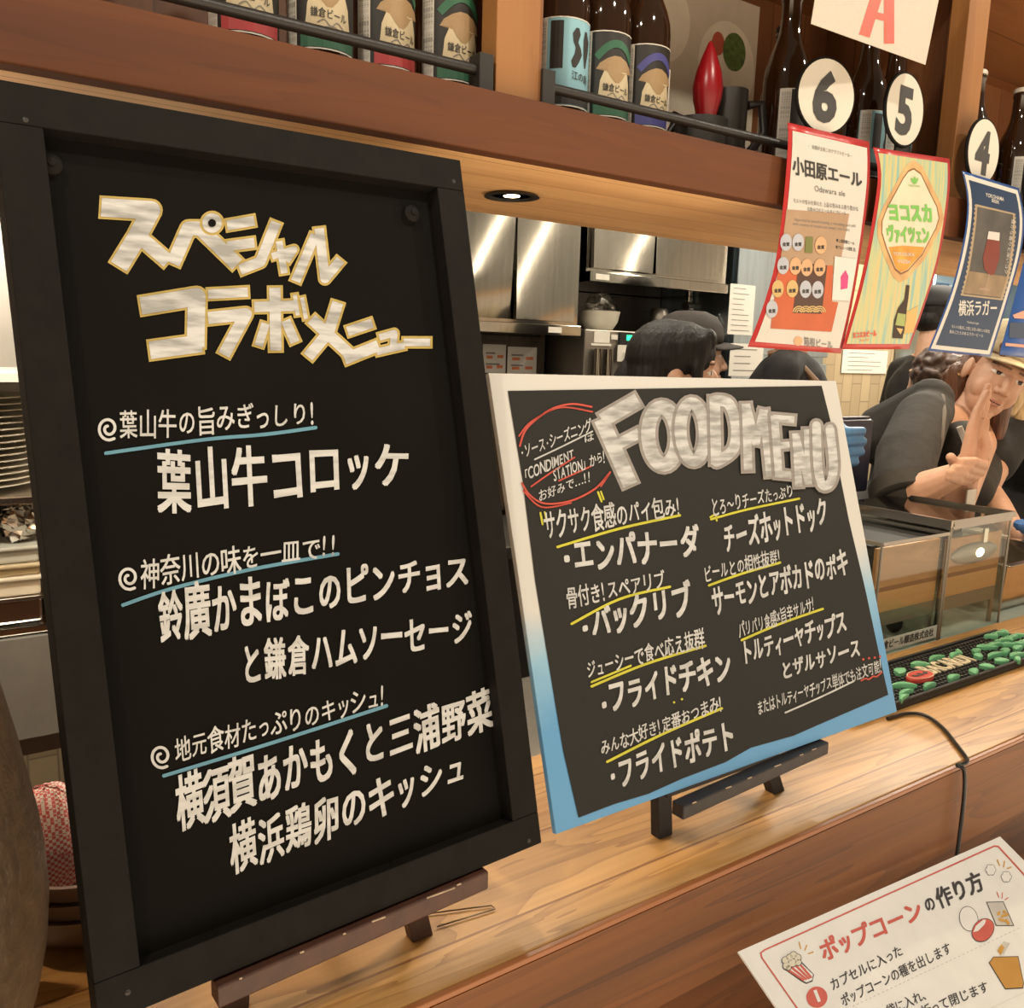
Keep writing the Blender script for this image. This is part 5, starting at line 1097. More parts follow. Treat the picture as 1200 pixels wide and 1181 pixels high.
for (x, y, L_, w_, r_, s_) in ((325, 915, .05, .012, .3, 0), (415, 880, .055, .010, -.5, 0), (500, 850, .075, .006, 0, 1), (590, 835, .06, .006, .15, 1), (610, 818, .035, .006, .9, 0), (335, 985, .07, .009, -.5, 0), (350, 1022, .07, .006, .1, 0), (340, 1045, .05, .006, .2, 0), (465, 985, .055, .006, .05, 1), (585, 945, .055, .007, .05, 1),
    (690, 915, .045, .010, .4, 0), (745, 890, .04, .012, -.8, 0), (700, 815, .045, .009, .2, 0), (745, 795, .065, .011, -.5, 0), (710, 838, .035, .010, .6, 0), (800, 835, .09, .008, -.1, 0), (845, 812, .04, .010, .3, 0), (820, 862, .045, .012, -.4, 0), (790, 785, .075, .009, -.05, 0), (850, 782, .04, .009, -.6, 0), (905, 800, .05, .009, .1, 0), (900, 835, .07, .009, -.1, 0), (905, 855, .04, .007, .5, 0), (800, 768, .03, .006, 0, 0)):
    leafshape(px3(x, y), L_ * .62, w_ * .72, r_, s_)
for xx in np.arange(1.60, 1.655, .018):
    for yy in (.69, .715, .74, .765): leafshape((xx, yy), .026, .006, rnd.uniform(-1, 1))
mb = MB(); c_ = px3(415, 938)
o_ = MB().lathe([(.0001, .0178), (.9, .0178), (1.0, .016), (1.0, .010)], 40).v
mb = MB().lathe([(.0001, .0178), (.9, .0178), (1.0, .016), (1.0, .010)], 40); mb.v = [(c_[0] + v[0] * .031, c_[1] + v[1] * .0150, v[2]) for v in mb.v]; mb.build('red_oval', mat('red_rubber', (.48, .045, .03), .45), t, True)
sf = UV((c_[0], c_[1], .0178), (1, 0, 0), (0, 1, 0))
k = Ink(sf, .0006); k.ring((0, 0), .0285, .0148, .0015); k.build('cream_ring', lab['cream'], t)
k = Ink(sf, .0008)
for P in ([(0, -.003), (-.018, .006), (-.020, -.001), (-.012, -.004), (-.007, -.002)], [(0, -.003), (.018, .006), (.020, -.001), (.012, -.004), (.007, -.002)], [(-.004, -.004), (.004, -.004), (.003, .007), (0, .005), (-.003, .007)]): k.poly(P)
k.build('dark_winged_emblem', black_ink, t)
p0, p1 = px3(480, 940), px3(742, 868); p0 = np.array([c_[0] + .034, p0[1]])
sf = UV((p0[0], cm_y - .001, .0110), (1, 0, 0), (0, 1, 0)); Lw = p1[0] - p0[0]
cu = bpy.data.curves.new('t', 'FONT'); cu.body = 'BACARDI'; cu.offset = .03; cu.extrude = .035; cu.space_character = 1.12; cu.resolution_u = 3
o = bpy.data.objects.new('t', cu); COL.objects.link(o); me = o.to_mesh(); vs = [np.array(v.co) for v in me.vertices]; fs = [tuple(p.vertices) for p in me.polygons]; o.to_mesh_clear(); bpy.data.objects.remove(o)
wx = max(v[0] for v in vs)
MB().add([(p0[0] + v[0] / wx * Lw, cm_y - .012 + v[1] / .73 * .034, .0128 + v[2] * .030) for v in vs], fs).build('raised_lettering', mat('cream_rubber', (.55, .48, .33), .5), t)

# cord
cpts = [pz(1040, 842, .003), pz(1062, 836, .0035), pz(1084, 838, .0035), pz(1104, 852, .0035), pz(1122, 874, .0035), pz(1134, 892, .0035), (lambda p: np.array([p[0], .526, .0035]))(pz(1141, 905, .003)), None]
lp = cpts[6]; cpts = cpts[:7] + [lp + (.004, -.007, -.004), lp + (.006, -.010, -.03), lp + (.008, -.010, -.07), lp + (.010, -.009, -.16), lp + (.012, -.009, -.30)]
out = []
for i in range(len(cpts) - 1):
    a0_, a1_, a2_, a3_ = cpts[max(i - 1, 0)], cpts[i], cpts[i + 1], cpts[min(i + 2, len(cpts) - 1)]
    for q in range(5):
        s_ = q / 5; out.append(.5 * (2 * a1_ + (a2_ - a0_) * s_ + (2 * a0_ - 5 * a1_ + 4 * a2_ - a3_) * s_ * s_ + (3 * a1_ - a0_ - 3 * a2_ + a3_) * s_ ** 3))
out.append(cpts[-1])
prop(MB().tube(out, .0026, 8).build('power_cord', mat('black_plastic', (.012, .012, .013), .3), None, True), 'thin black cord running over the counter edge right of the FOOD MENU board', 'cord')

# ================================================================== POPCORN INSTRUCTION SHEET
P0 = py(865, 1115, .512); P1 = py(1172, 980, .512); d_ = P1 - P0; w_ = np.linalg.norm(d_); U_ = d_ / w_
r = ray(910, 1181); s_ = ((P0 - CAM) @ U_) / (r @ U_); P2 = CAM + r * s_; V_ = P0 - P2; V_ /= np.linalg.norm(V_); N_v = np.cross(U_, V_)
hh = .30
t = thing('instruction_sheet', P0 + U_ * w_ / 2 - V_ * hh, 'white instruction sheet about popcorn with a red border at the lower right', 'sign')
q0 = P0 - V_ * hh
MB().hexa([q0, q0 + U_ * w_, q0 + U_ * w_ - N_v * .002, q0 - N_v * .002, P0, P1, P1 - N_v * .002, P0 - N_v * .002]).build('sheet', card_white, t)
sf = Plane(P0, N_v); cp = lambda P: [np.array((840 + x / 3.333, 960 + y / 3.333)) for x, y in P]
pr_ = mat('print_coral_red', (.62, .12, .09), .55)
k = Ink(sf, .0004); k.line(cp([(330, 760), (176, 540), (172, 522), (186, 510), (1084, 104), (1100, 106), (1250, 270)]), 1.8, sharp=True); k.build('red_border', pr_, t)
pd = mat('print_dark_grey', (.045, .042, .045), .55)
for st, p0, p1, h0, h1, b, m_ in (('ポップコーン', (420, 560), (815, 385), 90, 84, .035, pr_), ('の', (822, 366), (862, 348), 60, 60, .035, pd), ('作り方', (872, 352), (1052, 272), 84, 84, .035, pd), ('カプセルに入った', (452, 672), (732, 528), 50, 46, .016, pd), ('ポップコーンの種を出します', (494, 734), (922, 520), 50, 48, .016, pd),
      ('袋に入れ、', (672, 772), (842, 694), 48, 46, .016, pd), ('口を折って閉じます', (732, 806), (1068, 670), 50, 46, .016, pd)):
    k = Ink(sf, .0004); a, c = cp([p0, p1]); k.text(st, a, c, h0 / 3.333, h1 / 3.333, b, up=(-.36, -.93)); k.build('printed_line', m_, t)
k = Ink(sf, .0004); k.oval(cp([(391, 694)])[0], 12.4, 12.4, n=30); k.build('red_number_dot', pr_, t)
k = Ink(sf, .0008); a, c = cp([(380, 720), (410, 706)]); k.text('1', a, c, 15, 15, .03, up=(-.36, -.93)); k.build('dot_numeral', card_white, t)
gl_ = mat('print_pale_grey', (.40, .38, .36), .6)
k = Ink(sf, .0004)
for (a, c) in ((((530, 730), (1190, 420))), ((1000, 770), (1200, 676))):
    for i in range(40):
        f = i / 40; q = np.array(a) + (np.array(c) - np.array(a)) * f; q2 = np.array(a) + (np.array(c) - np.array(a)) * (f + .012); k.line(cp([q, q2]), .5, flat=True)
k.build('dotted_rule', gl_, t)
def pic(P, nm, m_, l_=.0004): 
    q = cp(P); c_ = sum(q) / len(q); k = Ink(sf, l_)
    for a in range(len(q)): k.poly([c_, q[a], q[(a + 1) % len(q)]])
    k.build(nm, m_, t)
outl = mat('print_outline', (.05, .045, .045), .6); gold_ = mat('print_kernel_gold', (.62, .34, .06), .5); kraft = mat('print_kraft', (.56, .29, .06), .5)
pic([(266, 586), (332, 556), (380, 606), (374, 632), (350, 642), (330, 632)], 'cup_outline', outl, .0004); pic([(272, 588), (330, 562), (376, 606), (372, 628), (350, 637), (334, 628)], 'cup_picture', card_white, .0006)
for f in (.08, .36, .64, .90):
    a = np.array((272, 588)) + (np.array((330, 562)) - np.array((272, 588))) * f; c = np.array((338, 630)) + (np.array((374, 618)) - np.array((338, 630))) * f
    k = Ink(sf, .0008); k.line(cp([a, c]), 2.6, flat=True); k.build('cup_stripe', pr_, t)
for nm, dx in (('popcorn_outline', 1.5), ('popcorn_picture', 0)):
    for (x, y, r_) in ((272, 572, 13), (268, 550, 13), (285, 540, 13), (300, 530, 13), (316, 540, 13), (318, 558, 12), (296, 560, 15), (280, 578, 10)):
        k = Ink(sf, .0010 if dx else .0014); k.oval(cp([(x, y)])[0], r_ / 3.333 + dx * .5, r_ / 3.333 + dx * .5, n=14); k.build(nm, outl if dx else mat('print_popcorn', (.70, .66, .54), .6), t)
for P in ([(322, 480), (328, 505)], [(344, 510), (352, 492)], [(358, 524), (376, 518)], [(1096, 158), (1104, 180)], [(1120, 186), (1124, 164)], [(1134, 192), (1150, 186)]):
    k = Ink(sf, .0004); k.line(cp(P), 1.4); k.build('spark_line', gold_, t)
for P in ([(1094, 284), (1102, 304)], [(1114, 308), (1116, 286)], [(1126, 314), (1138, 306)]):
    k = Ink(sf, .0004); k.line(cp(P), 1.0); k.build('spark_line', pr_, t)
for (cx_, cy_) in ((1070, 197), (1131, 224)):
    for dd, nm, m_ in ((1.0, 'flake_outline', outl), (0, 'flake_picture', card_white)):
        k = Ink(sf, .0004 + (0 if dd else .0006))
        for a in range(6): k.oval(cp([(cx_ + 11 * math.cos(a * 1.05), cy_ + 12 * math.sin(a * 1.05))])[0], 2.6 + dd * .5, 2.8 + dd * .5, n=12)
        k.oval(cp([(cx_, cy_)])[0], 3, 3, n=12); k.build(nm, m_, t)
k = Ink(sf, .0004); k.oval(cp([(984, 388)])[0], 11, 15, -.25); k.build('capsule_outline', outl, t); k = Ink(sf, .0007); k.oval(cp([(984, 388)])[0], 10.3, 14.3, -.25); k.build('capsule_picture', card_white, t)
k = Ink(sf, .0010); k.oval(cp([(1040, 432)])[0], 12, 15, .7); k.build('capsule_outline', outl, t); k = Ink(sf, .0013); k.oval(cp([(1040, 432)])[0], 11.3, 14.3, .7); k.build('red_capsule_picture', pr_, t)
pic([(1002, 440), (1012, 416), (1040, 392), (1052, 392), (1046, 410), (1020, 436)], 'capsule_inside', card_white, .0017)
pic([(1052, 322), (1120, 320), (1162, 416), (1090, 416)], 'bag_outline', outl, .0004); pic([(1056, 325), (1118, 323), (1157, 413), (1093, 413)], 'bag_picture', mat('print_bag_grey', (.58, .56, .52), .6), .0007)
for i in range(22):
    x = 1082 + random.random() * 60; y = 352 + random.random() * 54
    if x < 1070 + (y - 330) * .42 or x > 1118 + (y - 330) * .42: continue
    k = Ink(sf, .0010 + i * .00002); k.oval(cp([(x, y)])[0], 1.7, 1.7, n=10); k.build('kernel_picture', gold_, t)
pic([(1062, 560), (1080, 536), (1178, 534), (1200, 640), (1196, 660), (1126, 664)], 'paper_bag_outline', outl, .0004); pic([(1066, 560), (1082, 539), (1176, 537), (1197, 640), (1193, 656), (1128, 660)], 'paper_bag_picture', kraft, .0007)
pic([(1100, 500), (1122, 476), (1146, 484), (1120, 528)], 'pouring_bag_picture', mat('print_bag_grey', (.58, .56, .52), .6), .0010); pic([(1096, 510), (1112, 488), (1124, 500), (1110, 530)], 'pouring_kernels', gold_, .0013)

# ================================================================== PEOPLE
def frame_fu(f, u):
    f = np.array(f, float); f /= np.linalg.norm(f); u = np.array(u, float); u -= f * (u @ f); u /= np.linalg.norm(u); r = np.cross(f, u)
    return np.stack([r, f, u], 1)               # columns: right, forward, up
def head_into(mb, H, R, s=1.0):
    g = lambda x, y, z: np.array(H) + R @ (np.array([x, y, z]) * s)
    E_ = lambda c, r: mb.ell(g(*c), np.array(r) * s, R, 20, 14)
    E_((0, -.012, .035), (.074, .092, .085)); E_((0, .022, -.015), (.066, .068, .085)); E_((0, .034, -.062), (.050, .050, .050))
    E_((0, .062, -.096), (.026, .024, .021)); E_((.030, .048, -.036), (.032, .030, .036)); E_((-.030, .048, -.036), (.032, .030, .036)); E_((0, .056, -.060), (.036, .030, .034))
    E_((0, .072, .032), (.048, .018, .014))
    mb.cap(g(0, .086, .010), .0085 * s, g(0, .104, -.026), .0115 * s); E_((.012, .092, -.030), (.009, .010, .008)); E_((-.012, .092, -.030), (.009, .010, .008))
    E_((0, .082, -.056), (.023, .013, .0065)); E_((0, .080, -.066), (.020, .013, .0075))
    for q in (-1, 1): E_((q * .074, -.006, -.010), (.010, .020, .031)); E_((q * .031, .066, .010), (.0150, .0150, .0100))
    return g
def face_paint(H, R, s=1.0):
    H = np.array(H)
    def f(c):
        x, y, z = R.T @ (c - H) / s
        if y < .05: return 0
        ax = abs(x) - .031
        if (ax / .0155) ** 2 + ((z - .010) / .0052) ** 2 < 1:
            if ax * ax + (z - .0105) ** 2 < .0068 ** 2 or z > .0134: return 3
            return 2
        if .010 < abs(x) < .050 and abs(z - (.031 - .12 * max(0, abs(x) - .034))) < .0030: return 4
        zl = z + .061 - .10 * max(0, abs(x) - .008)
        if abs(x) < .020 - abs(zl) * 1.2 and -.0095 < zl < .0075 and y > .070: return 3 if abs(zl) < .0011 else 1
        return 0
    return f
brow = mat('brow_brown', (.13, .065, .040), .6)
FACE = [skin, skin_lip, eye_white, eye_dark, brow]
trouser = mat('dark_trousers', (.02, .02, .022), .8)
def standing(name, H, yaw, label, hair, hair_kind, cloth, cap_m_=None, apron=None, lean=0.0, arms=True, hand_to=None, glove=None):
    H = np.array(H, float); f = np.array([math.cos(yaw), math.sin(yaw), 0]); R = frame_fu(f, (0, 0, 1)); r = R[:, 0]
    t = thing(name, (H[0] - f[0] * .03, H[1] - f[1] * .03, -1.05), label, 'person')
    base = H - f * .03
    sk = MB(); head_into(sk, H, R); sk.cap(H + (0, 0, -.07) - f * .02, .050, base + (0, 0, -.19), .056)
    wr = []
    for q in (-1, 1):
        sh = base + r * q * .165 + (0, 0, -.245); el = sh + r * q * .05 + (0, 0, -.27) - f * .02; w = el + f * .05 + (0, 0, -.235)
        if hand_to is not None and q == hand_to[0]: w = np.array(hand_to[1]); el = (sh + w) / 2 + np.array([0, 0, -.09])
        wr.append((sh, el, w, q)); sk.chain([(base + (0, 0, -.19), .05), (sh, .042), (el, .040), (w, .027)])
        if not (glove is not None and hand_to is not None and q == hand_to[0]):
            d = (w - el) / np.linalg.norm(w - el); sk.cap(w, .026, w + d * .07, .030)
            for k_ in range(4): 
                o_ = r * (k_ - 1.5) * .017; sk.chain([(w + d * .07 + o_, .010), (w + d * .115 + o_ * 1.05 + (0, 0, -.01), .009), (w + d * .145 + o_ * 1.05 + (0, 0, -.03), .008)])
            sk.chain([(w + d * .03, .014), (w + d * .06 - r * q * .045, .011), (w + d * .09 - r * q * .050, .009)])
    blob('body', sk, FACE, t, .0045, 4, face_paint(H, R))
    cl = MB(); cl.ell(base + (0, 0, -.36), (.10 + .085 * abs(r[0]), .10 + .085 * abs(r[1]), .17)); cl.chain([(base + (0, 0, -.30), .13), (base + (0, 0, -.52), .125), (base + (0, 0, -.70), .135)])
    for sh, el, w, q in wr: cl.chain([(base + (0, 0, -.225), .07), (sh, .062), (sh * .25 + el * .75, .055)])
    blob('shirt', cl, cloth, t, .009, 6)
    tr = MB()
    for q in (-1, 1): tr.chain([(base + r * q * .07 + (0, 0, -.72), .105), (np.array([base[0], base[1], 0]) + r * q * .085 + (0, 0, -.55), .075), (np.array([base[0], base[1], 0]) + r * q * .09 + (0, 0, -.98), .05)])
    blob('trousers', tr, trouser, t, .012, 5)
    for q in (-1, 1):
        p = np.array([base[0], base[1], -1.012]) + r * q * .09; MB().cap(p, .036, p + f * .13 + (0, 0, -.004), .033).build('shoe', cloth_black, t, True)
    if apron is not None:
        for q in (-1, 1): MB().tube([base + r * q * .075 + (0, 0, -.19) - f * .06, base + r * q * .085 + (0, 0, -.175), base + r * q * .085 + f * .115 + (0, 0, -.29), base + r * q * .085 + f * .15 + (0, 0, -.38)], .012, 8).build('apron_strap', apron, t, True)
    hm = MB(); g = lambda x, y, z: H + R @ np.array([x, y, z])
    rnd = random.Random(int(abs(H[0]) * 1000))
    hm.ell(g(0, -.022, .042), (.084, .094, .088), R)
    if hair_kind in ('bob', 'tied', 'short', 'curly'): hm.ell(g(0, -.045, -.01), (.080, .070, .085 if hair_kind != 'short' else .06), R)
    if hair_kind == 'bob':
        for q in (-1, 1):
            hm.chain([(g(q * .062, .030, .075), .028), (g(q * .080, .025, .0), .026), (g(q * .078, .018, -.085), .022)]); hm.chain([(g(q * .07, -.03, .02), .035), (g(q * .075, -.03, -.09), .030)])
        hm.chain([(g(-.04, .058, .088), .026), (g(.045, .060, .086), .026)])
    if hair_kind == 'tied':
        hm.ell(g(0, .008, .052), (.083, .084, .074), R)
        for q in (-1, 1): hm.chain([(g(q * .05, .052, .075), .022), (g(q * .072, .042, .02), .014), (g(q * .072, .044, -.05), .009), (g(q * .068, .046, -.09), .005)])
        hm.chain([(g(-.04, .062, .085), .024), (g(.04, .062, .085), .024)]); hm.chain([(g(0, -.10, .01), .03), (g(0, -.13, -.06), .034), (g(0, -.125, -.16), .018)])
    if hair_kind == 'curly':
        for k_ in range(170):
            a_, b_ = rnd.uniform(-math.pi, math.pi), rnd.uniform(-.5, 1.3); c_ = np.array([.086 * math.cos(a_) * math.cos(b_), -.03 + .092 * math.sin(a_) * math.cos(b_), .03 + .088 * math.sin(b_)])
            if c_[1] > .045 and c_[2] < .07: continue
            hm.ell(g(*c_), rnd.uniform(.010, .016), n=10, m=7)
    o = blob('hair', hm, hair, t, .005, 3)
    if cap_m_ is not None: cap_on(t, H, R, cap_m_)
    return t, R, base
def cap_on(t, H, R, m_, lift=0.0):
    g = lambda x, y, z: np.array(H) + R @ np.array([x, y, z]); mb = MB(); n = 28; prof_ = [(1.0, .0), (1.0, .022), (.95, .050), (.78, .078), (.45, .094), (.0001, .098)]
    vs = []; 
    for (q, z_) in prof_:
        for k_ in range(n): a_ = 2 * math.pi * k_ / n; vs.append(g(.090 * q * math.cos(a_), -.016 + .108 * q * math.sin(a_), .050 + lift + z_))
    mb.add(vs, [(i * n + k_, i * n + (k_ + 1) % n, (i + 1) * n + (k_ + 1) % n, (i + 1) * n + k_) for i in range(len(prof_) - 1) for k_ in range(n)])
    cp_ = mb.build('cap', m_, t, True); md = cp_.modifiers.new('cloth', 'SOLIDIFY'); md.thickness = .003
    mb = MB(); vs = []; m2 = 14
    for j in range(5):
        for k_ in range(m2 + 1):
            a_ = math.pi * (.12 + .76 * k_ / m2); q = j / 4; rx = .088 * (1 - .04 * q); 
            vs.append(g(rx * math.cos(a_), -.016 + .106 * math.sin(a_) + q * .070 * math.sin(a_) ** .7, .054 + lift - .012 * q - .018 * math.cos(a_) ** 2))
    mb.add(vs, [(j * (m2 + 1) + k_, j * (m2 + 1) + k_ + 1, (j + 1) * (m2 + 1) + k_ + 1, (j + 1) * (m2 + 1) + k_) for j in range(4) for k_ in range(m2)])
    b = mb.build('cap_brim', m_, t, True); md = b.modifiers.new('cloth', 'SOLIDIFY'); md.thickness = .004
    MB().ell(g(0, -.016, .150 + lift), (.008, .008, .004), R, 10, 6).build('cap_button', m_, t, True)
cap_dark = mat('dark_brown_cap_cloth', (.030, .024, .020), .8, vary=.2, scale=80, bump=.1); cap_beige = mat('beige_cap_cloth', (.40, .33, .21), .85, vary=.1, scale=90, bump=.15)
strap_b = mat('brown_leather_strap', (.16, .08, .035), .6)
# dark-haired worker just behind the menu board; her gloved hand shows at the board's right edge
H1 = py(790, 441, 1.45)
gl_c = py(1001, 521, 1.12)
t1, R1, b1 = standing('person', H1, math.radians(-38), 'person with black tied-back hair, head bowed just above the FOOD MENU board, blue rubber glove', hair_black, 'tied', cloth_black, hand_to=(-1, gl_c + np.array([-.13, .03, -.01])), glove=1)
glm = mat('blue_rubber_glove', (.055, .16, .34), .4, vary=.12, scale=30)
mb = MB(); w_ = gl_c + np.array([-.13, .03, -.01]); mb.chain([(w_ + (-.05, .04, -.01), .036), (w_, .034), (w_ + (.05, -.01, 0), .040)])
for i, (yy, xx) in enumerate(((505, 1014), (517, 1015), (529.5, 1012.5), (541, 1006))):
    tip = py(xx - 4, yy, 1.10); kn = py(978, yy + 1, 1.115); mb.chain([(w_ + (.05, -.01, (1.5 - i) * .018), .014), (kn, .0110), ((kn + tip) / 2 + (0, -.004, 0), .0108), (tip, .0098)])
mb.chain([(w_ + (.02, -.02, .03), .014), (py(985, 500, 1.12), .011)])
blob('rubber_glove', mb, glm, t1, .0035, 3)
c_ = py(1000, 520, 1.15)
t = thing('dark_pack', (c_[0], 1.17, c_[2] - .05), 'dark navy pack gripped by the blue rubber glove beside the FOOD MENU board', 'pack')
mb = MB(); a_, b_ = py(985, 492, 1.15), py(1013, 575, 1.15); mb.box((a_[0] - .05, 1.142, b_[2]), (b_[0], 1.18, a_[2])); mb.build('pack_body', mat('navy_plastic', (.012, .014, .035), .35), t, bevel=.006)
MB().box((a_[0] - .05, 1.150, a_[2] + .0005), (b_[0] - .004, 1.172, a_[2] + .006)).build('folded_top', mat('navy_plastic', (.012, .014, .035), .35), t, bevel=.002)
# worker with dark cap, profile to the right
H2 = py(812, 420, 1.97)
standing('person', H2, math.radians(-28), 'person in a dark peaked cap seen in profile behind the black-haired worker', hair_black, 'short', cloth_black, cap_dark)
# worker in dark clothes with brown apron straps, head behind the red sign
H3 = py(942, 350, 1.96)
standing('person', H3, math.radians(-60), 'person in dark clothes with brown apron straps, head hidden behind the red-bordered beer sign', hair_black, 'short', cloth_black, None, strap_b)
# curly brown hair behind the leaning woman
H4 = py(1093, 446, 1.78)
standing('person', H4, math.radians(70), 'person with curly brown hair seen from behind, back beyond the leaning woman', hair_curl, 'curly', cloth_black)
# far worker with dark cap in the gap
H5 = py(1097, 372, 2.3)
standing('person', H5, math.radians(-20), 'person in a black cap far back between the yellow-green and navy signs', hair_black, 'short', cloth_black, mat('black_cap_cloth', (.012, .012, .013), .8))

# ---- the woman leaning on the glass case
mid = np.array([1166., 441.]); H6 = py(mid[0], mid[1], 1.22)
img = lambda x, y: RC @ np.array([x, y, 0.])       # image right / image down in the place
up_ = RC @ np.array([.415, -.847, -.33]); f6 = RC @ np.array([-.13, .305, -.943]); R6 = frame_fu(f6, up_)
t6 = thing('person', (1.95, 1.45, -1.05), 'person in charcoal shirt and beige cap leaning on the glass case, one hand raised', 'person')
sk = MB(); g6 = head_into(sk, H6, R6)
chest = py(1108, 510, 1.36)
sk.cap(g6(0, -.02, -.06), .050, py(1128, 500, 1.27), .054); sk.cap(py(1128, 500, 1.27), .054, chest + (.02, -.05, .0), .06)
e1 = py(1060, 582, 1.085); w1 = py(1116, 558, .985); e2 = py(1116, 603, 1.02); w2 = py(1135, 541, 1.0)
sk.chain([(chest + (.02, -.05, .04), .05), (py(1080, 492, 1.23), .045), (py(1064, 535, 1.16), .040), (e1, .038), (e1 * .6 + w1 * .4, .038), (w1, .027)])
sk.chain([(chest + (.02, -.05, .04), .05), (py(1148, 520, 1.22), .042), (e2, .036), (e2 * .5 + w2 * .5 + (0, 0, 0), .035), (w2, .0255)])
# raised hand: seen nearly edge-on
hd = img(.222, -.975); vd = ray(1150, 500); vd /= np.linalg.norm(vd); sp_ = vd * .97 + img(.24, .06); sp_ /= np.linalg.norm(sp_); pn = np.cross(hd, sp_)
for i, (o_, L1, L2, L3, bend) in enumerate(((-.030, .074, .038, .040, .10), (-.011, .080, .042, .046, .02), (.010, .078, .040, .042, -.03), (.028, .070, .032, .034, -.06))):
    kn = w2 + hd * L1 + sp_ * o_; p1_ = kn + hd * L2 + sp_ * o_ * .15 + img(bend, 0) * .02; p2_ = p1_ + hd * L3 + sp_ * o_ * .1 + img(bend + .12, 0) * .06
    sk.chain([(w2 + sp_ * o_ * .5, .0175), (kn, .0135), (p1_, .0100), (p2_, .0080)])
th0 = w2 + hd * .012 + img(1, .1) * .020; sk.chain([(th0, .020), (th0 + hd * .026 + img(1, 0) * .008 - vd * .018, .0145), (th0 + hd * .060 - vd * .030 + img(-.3, 0) * .01, .0105), (th0 + hd * .082 - vd * .034 + img(-.3, 0) * .012, .0085)])
# gripping hand around the other wrist
gp = lambda x, y, d=0: py(x, y, .985 - d)
sk.chain([(w1, .026), (gp(1128, 553, .0), .026), (gp(1138, 549, -.005), .024)])
for (a0_, b0_, c0_, r_) in (((1152, 546), (1141, 541), (1127, 541), .0112), ((1148, 553), (1134, 549), (1118, 549), .0110), ((1142, 559), (1128, 556), (1113, 554), .0105), ((1134, 564), (1122, 562), (1112, 560), .0092)):
    sk.chain([(gp(*a0_, .010), r_ * 1.1), (gp(*b0_, .040), r_), (gp(*c0_, .036), r_ * .85)])
sk.chain([(gp(1126, 552, .0), .016), (gp(1119, 543, .022), .012), (gp(1114, 535.5, .022), .0095)])
blob('body', sk, FACE, t6, .0025, 4, face_paint(H6, R6))
# shirt
cl = MB()
cl.chain([(chest, .098), (py(1082, 552, 1.36), .128), (py(1066, 600, 1.45), .14), (np.array([1.86, 1.50, -.12]), .145)])
cl.chain([(py(1090, 482, 1.26), .060), (py(1080, 490, 1.23), .066), (py(1062, 535, 1.16), .070), (py(1058, 574, 1.10), .066), (py(1059, 580, 1.095), .064)])
cl.chain([(py(1116, 510, 1.30), .06), (py(1150, 545, 1.24), .060), (py(1140, 575, 1.14), .05)])
cl.chain([(py(1040, 510, 1.38), .09), (py(1090, 470, 1.27), .06)])
blob('shirt', cl, shirt_grey, t6, .006, 4)
d_ = py(1062, 588, 1.085) - py(1058, 572, 1.105); d_ /= np.linalg.norm(d_); c0 = py(1058, 578, 1.095)
u_ = np.cross(d_, (0, 1, 0)); u_ /= np.linalg.norm(u_); v_ = np.cross(d_, u_)
MB().lathe([(.060, -.026), (.071, -.022), (.072, .014), (.067, .018), (.046, .016)], 28, c0, R=np.stack([u_, v_, d_], 1)).build('rolled_cuff', mat('charcoal_cuff_cloth', (.046, .042, .036), .85, vary=.15, scale=40, bump=.2), t6, True)
ap = MB(); ap.chain([(py(1128, 520, 1.16), .060), (py(1122, 548, 1.20), .075), (py(1112, 590, 1.27), .085)]); blob('apron_bib', ap, apron_cloth, t6, .007, 5)
MB().tube([py(1104, 464, 1.215), py(1106, 482, 1.165), py(1103, 512, 1.125), py(1096, 540, 1.115)], .0065, 8).build('apron_strap', mat('grey_strap', (.13, .115, .095), .8), t6, True)
MB().tube([py(1124, 500, 1.09), py(1130, 514, 1.08), py(1134, 528, 1.06)], .007, 8).build('pale_collar', mat('pale_grey_cloth', (.36, .34, .31), .8), t6, True)
ap = MB(); ap.chain([(np.array([1.86, 1.48, -.12]), .15), (np.array([1.80, 1.50, -.55]), .085), (np.array([1.78, 1.52, -.98]), .055)]); ap.chain([(np.array([1.92, 1.50, -.15]), .13), (np.array([1.98, 1.50, -.55]), .085), (np.array([2.0, 1.52, -.98]), .055)]); blob('trousers', ap, trouser, t6, .012, 5)
for x_ in (1.78, 2.0): MB().cap((x_, 1.50, -1.012), .036, (x_ + .03, 1.38, -1.016), .033).build('shoe', cloth_black, t6, True)
hm = MB(); hm.ell(g6(0, -.026, .042), (.084, .092, .086), R6); hm.ell(g6(0, -.05, -.01), (.080, .060, .085), R6)
hm.ell(g6(.066, -.042, -.045), (.030, .042, .085), R6); hm.ell(g6(-.070, -.030, -.050), (.026, .040, .085), R6)
dn = np.array([0, 0, -1.])
for (x_, y_, z_, L_, r0_) in ((.080, -.030, -.03, .095, .026), (.072, -.055, -.05, .085, .030), (.050, -.080, -.06, .08, .032), (.0, -.090, -.05, .09, .034), (-.070, -.02, -.06, .10, .026), (-.060, -.05, -.07, .09, .03)):
    p = g6(x_, y_, z_); hm.chain([(p, r0_), (p + dn * L_ * .55 - up_ * .012, r0_ * .95), (p + dn * L_ - img(.1, 0) * .01, r0_ * .55)])
for x_ in (-.045, -.015, .02, .05): hm.chain([(g6(x_, .066, .074), .014), (g6(x_ * 1.1 - .005, .082, .052), .0075), (g6(x_ * 1.15 - .010, .084, .040), .004)])
blob('hair', hm, hair_brown, t6, .0035, 3)
cap_on(t6, H6, R6, cap_beige, .004)
ear = g6(.086, .0, -.036); MB().ell(ear, .0042, n=10, m=8).build('earring', mat('gold_earring', (.6, .42, .18), .25, .9), t6, True)
MB().tube([py(1135, 560, 1.0), py(1134, 580, .985), py(1132, 597, .97)], .003, 8).build('red_lanyard', mat('red_cord', (.40, .02, .02), .5), t6, True)
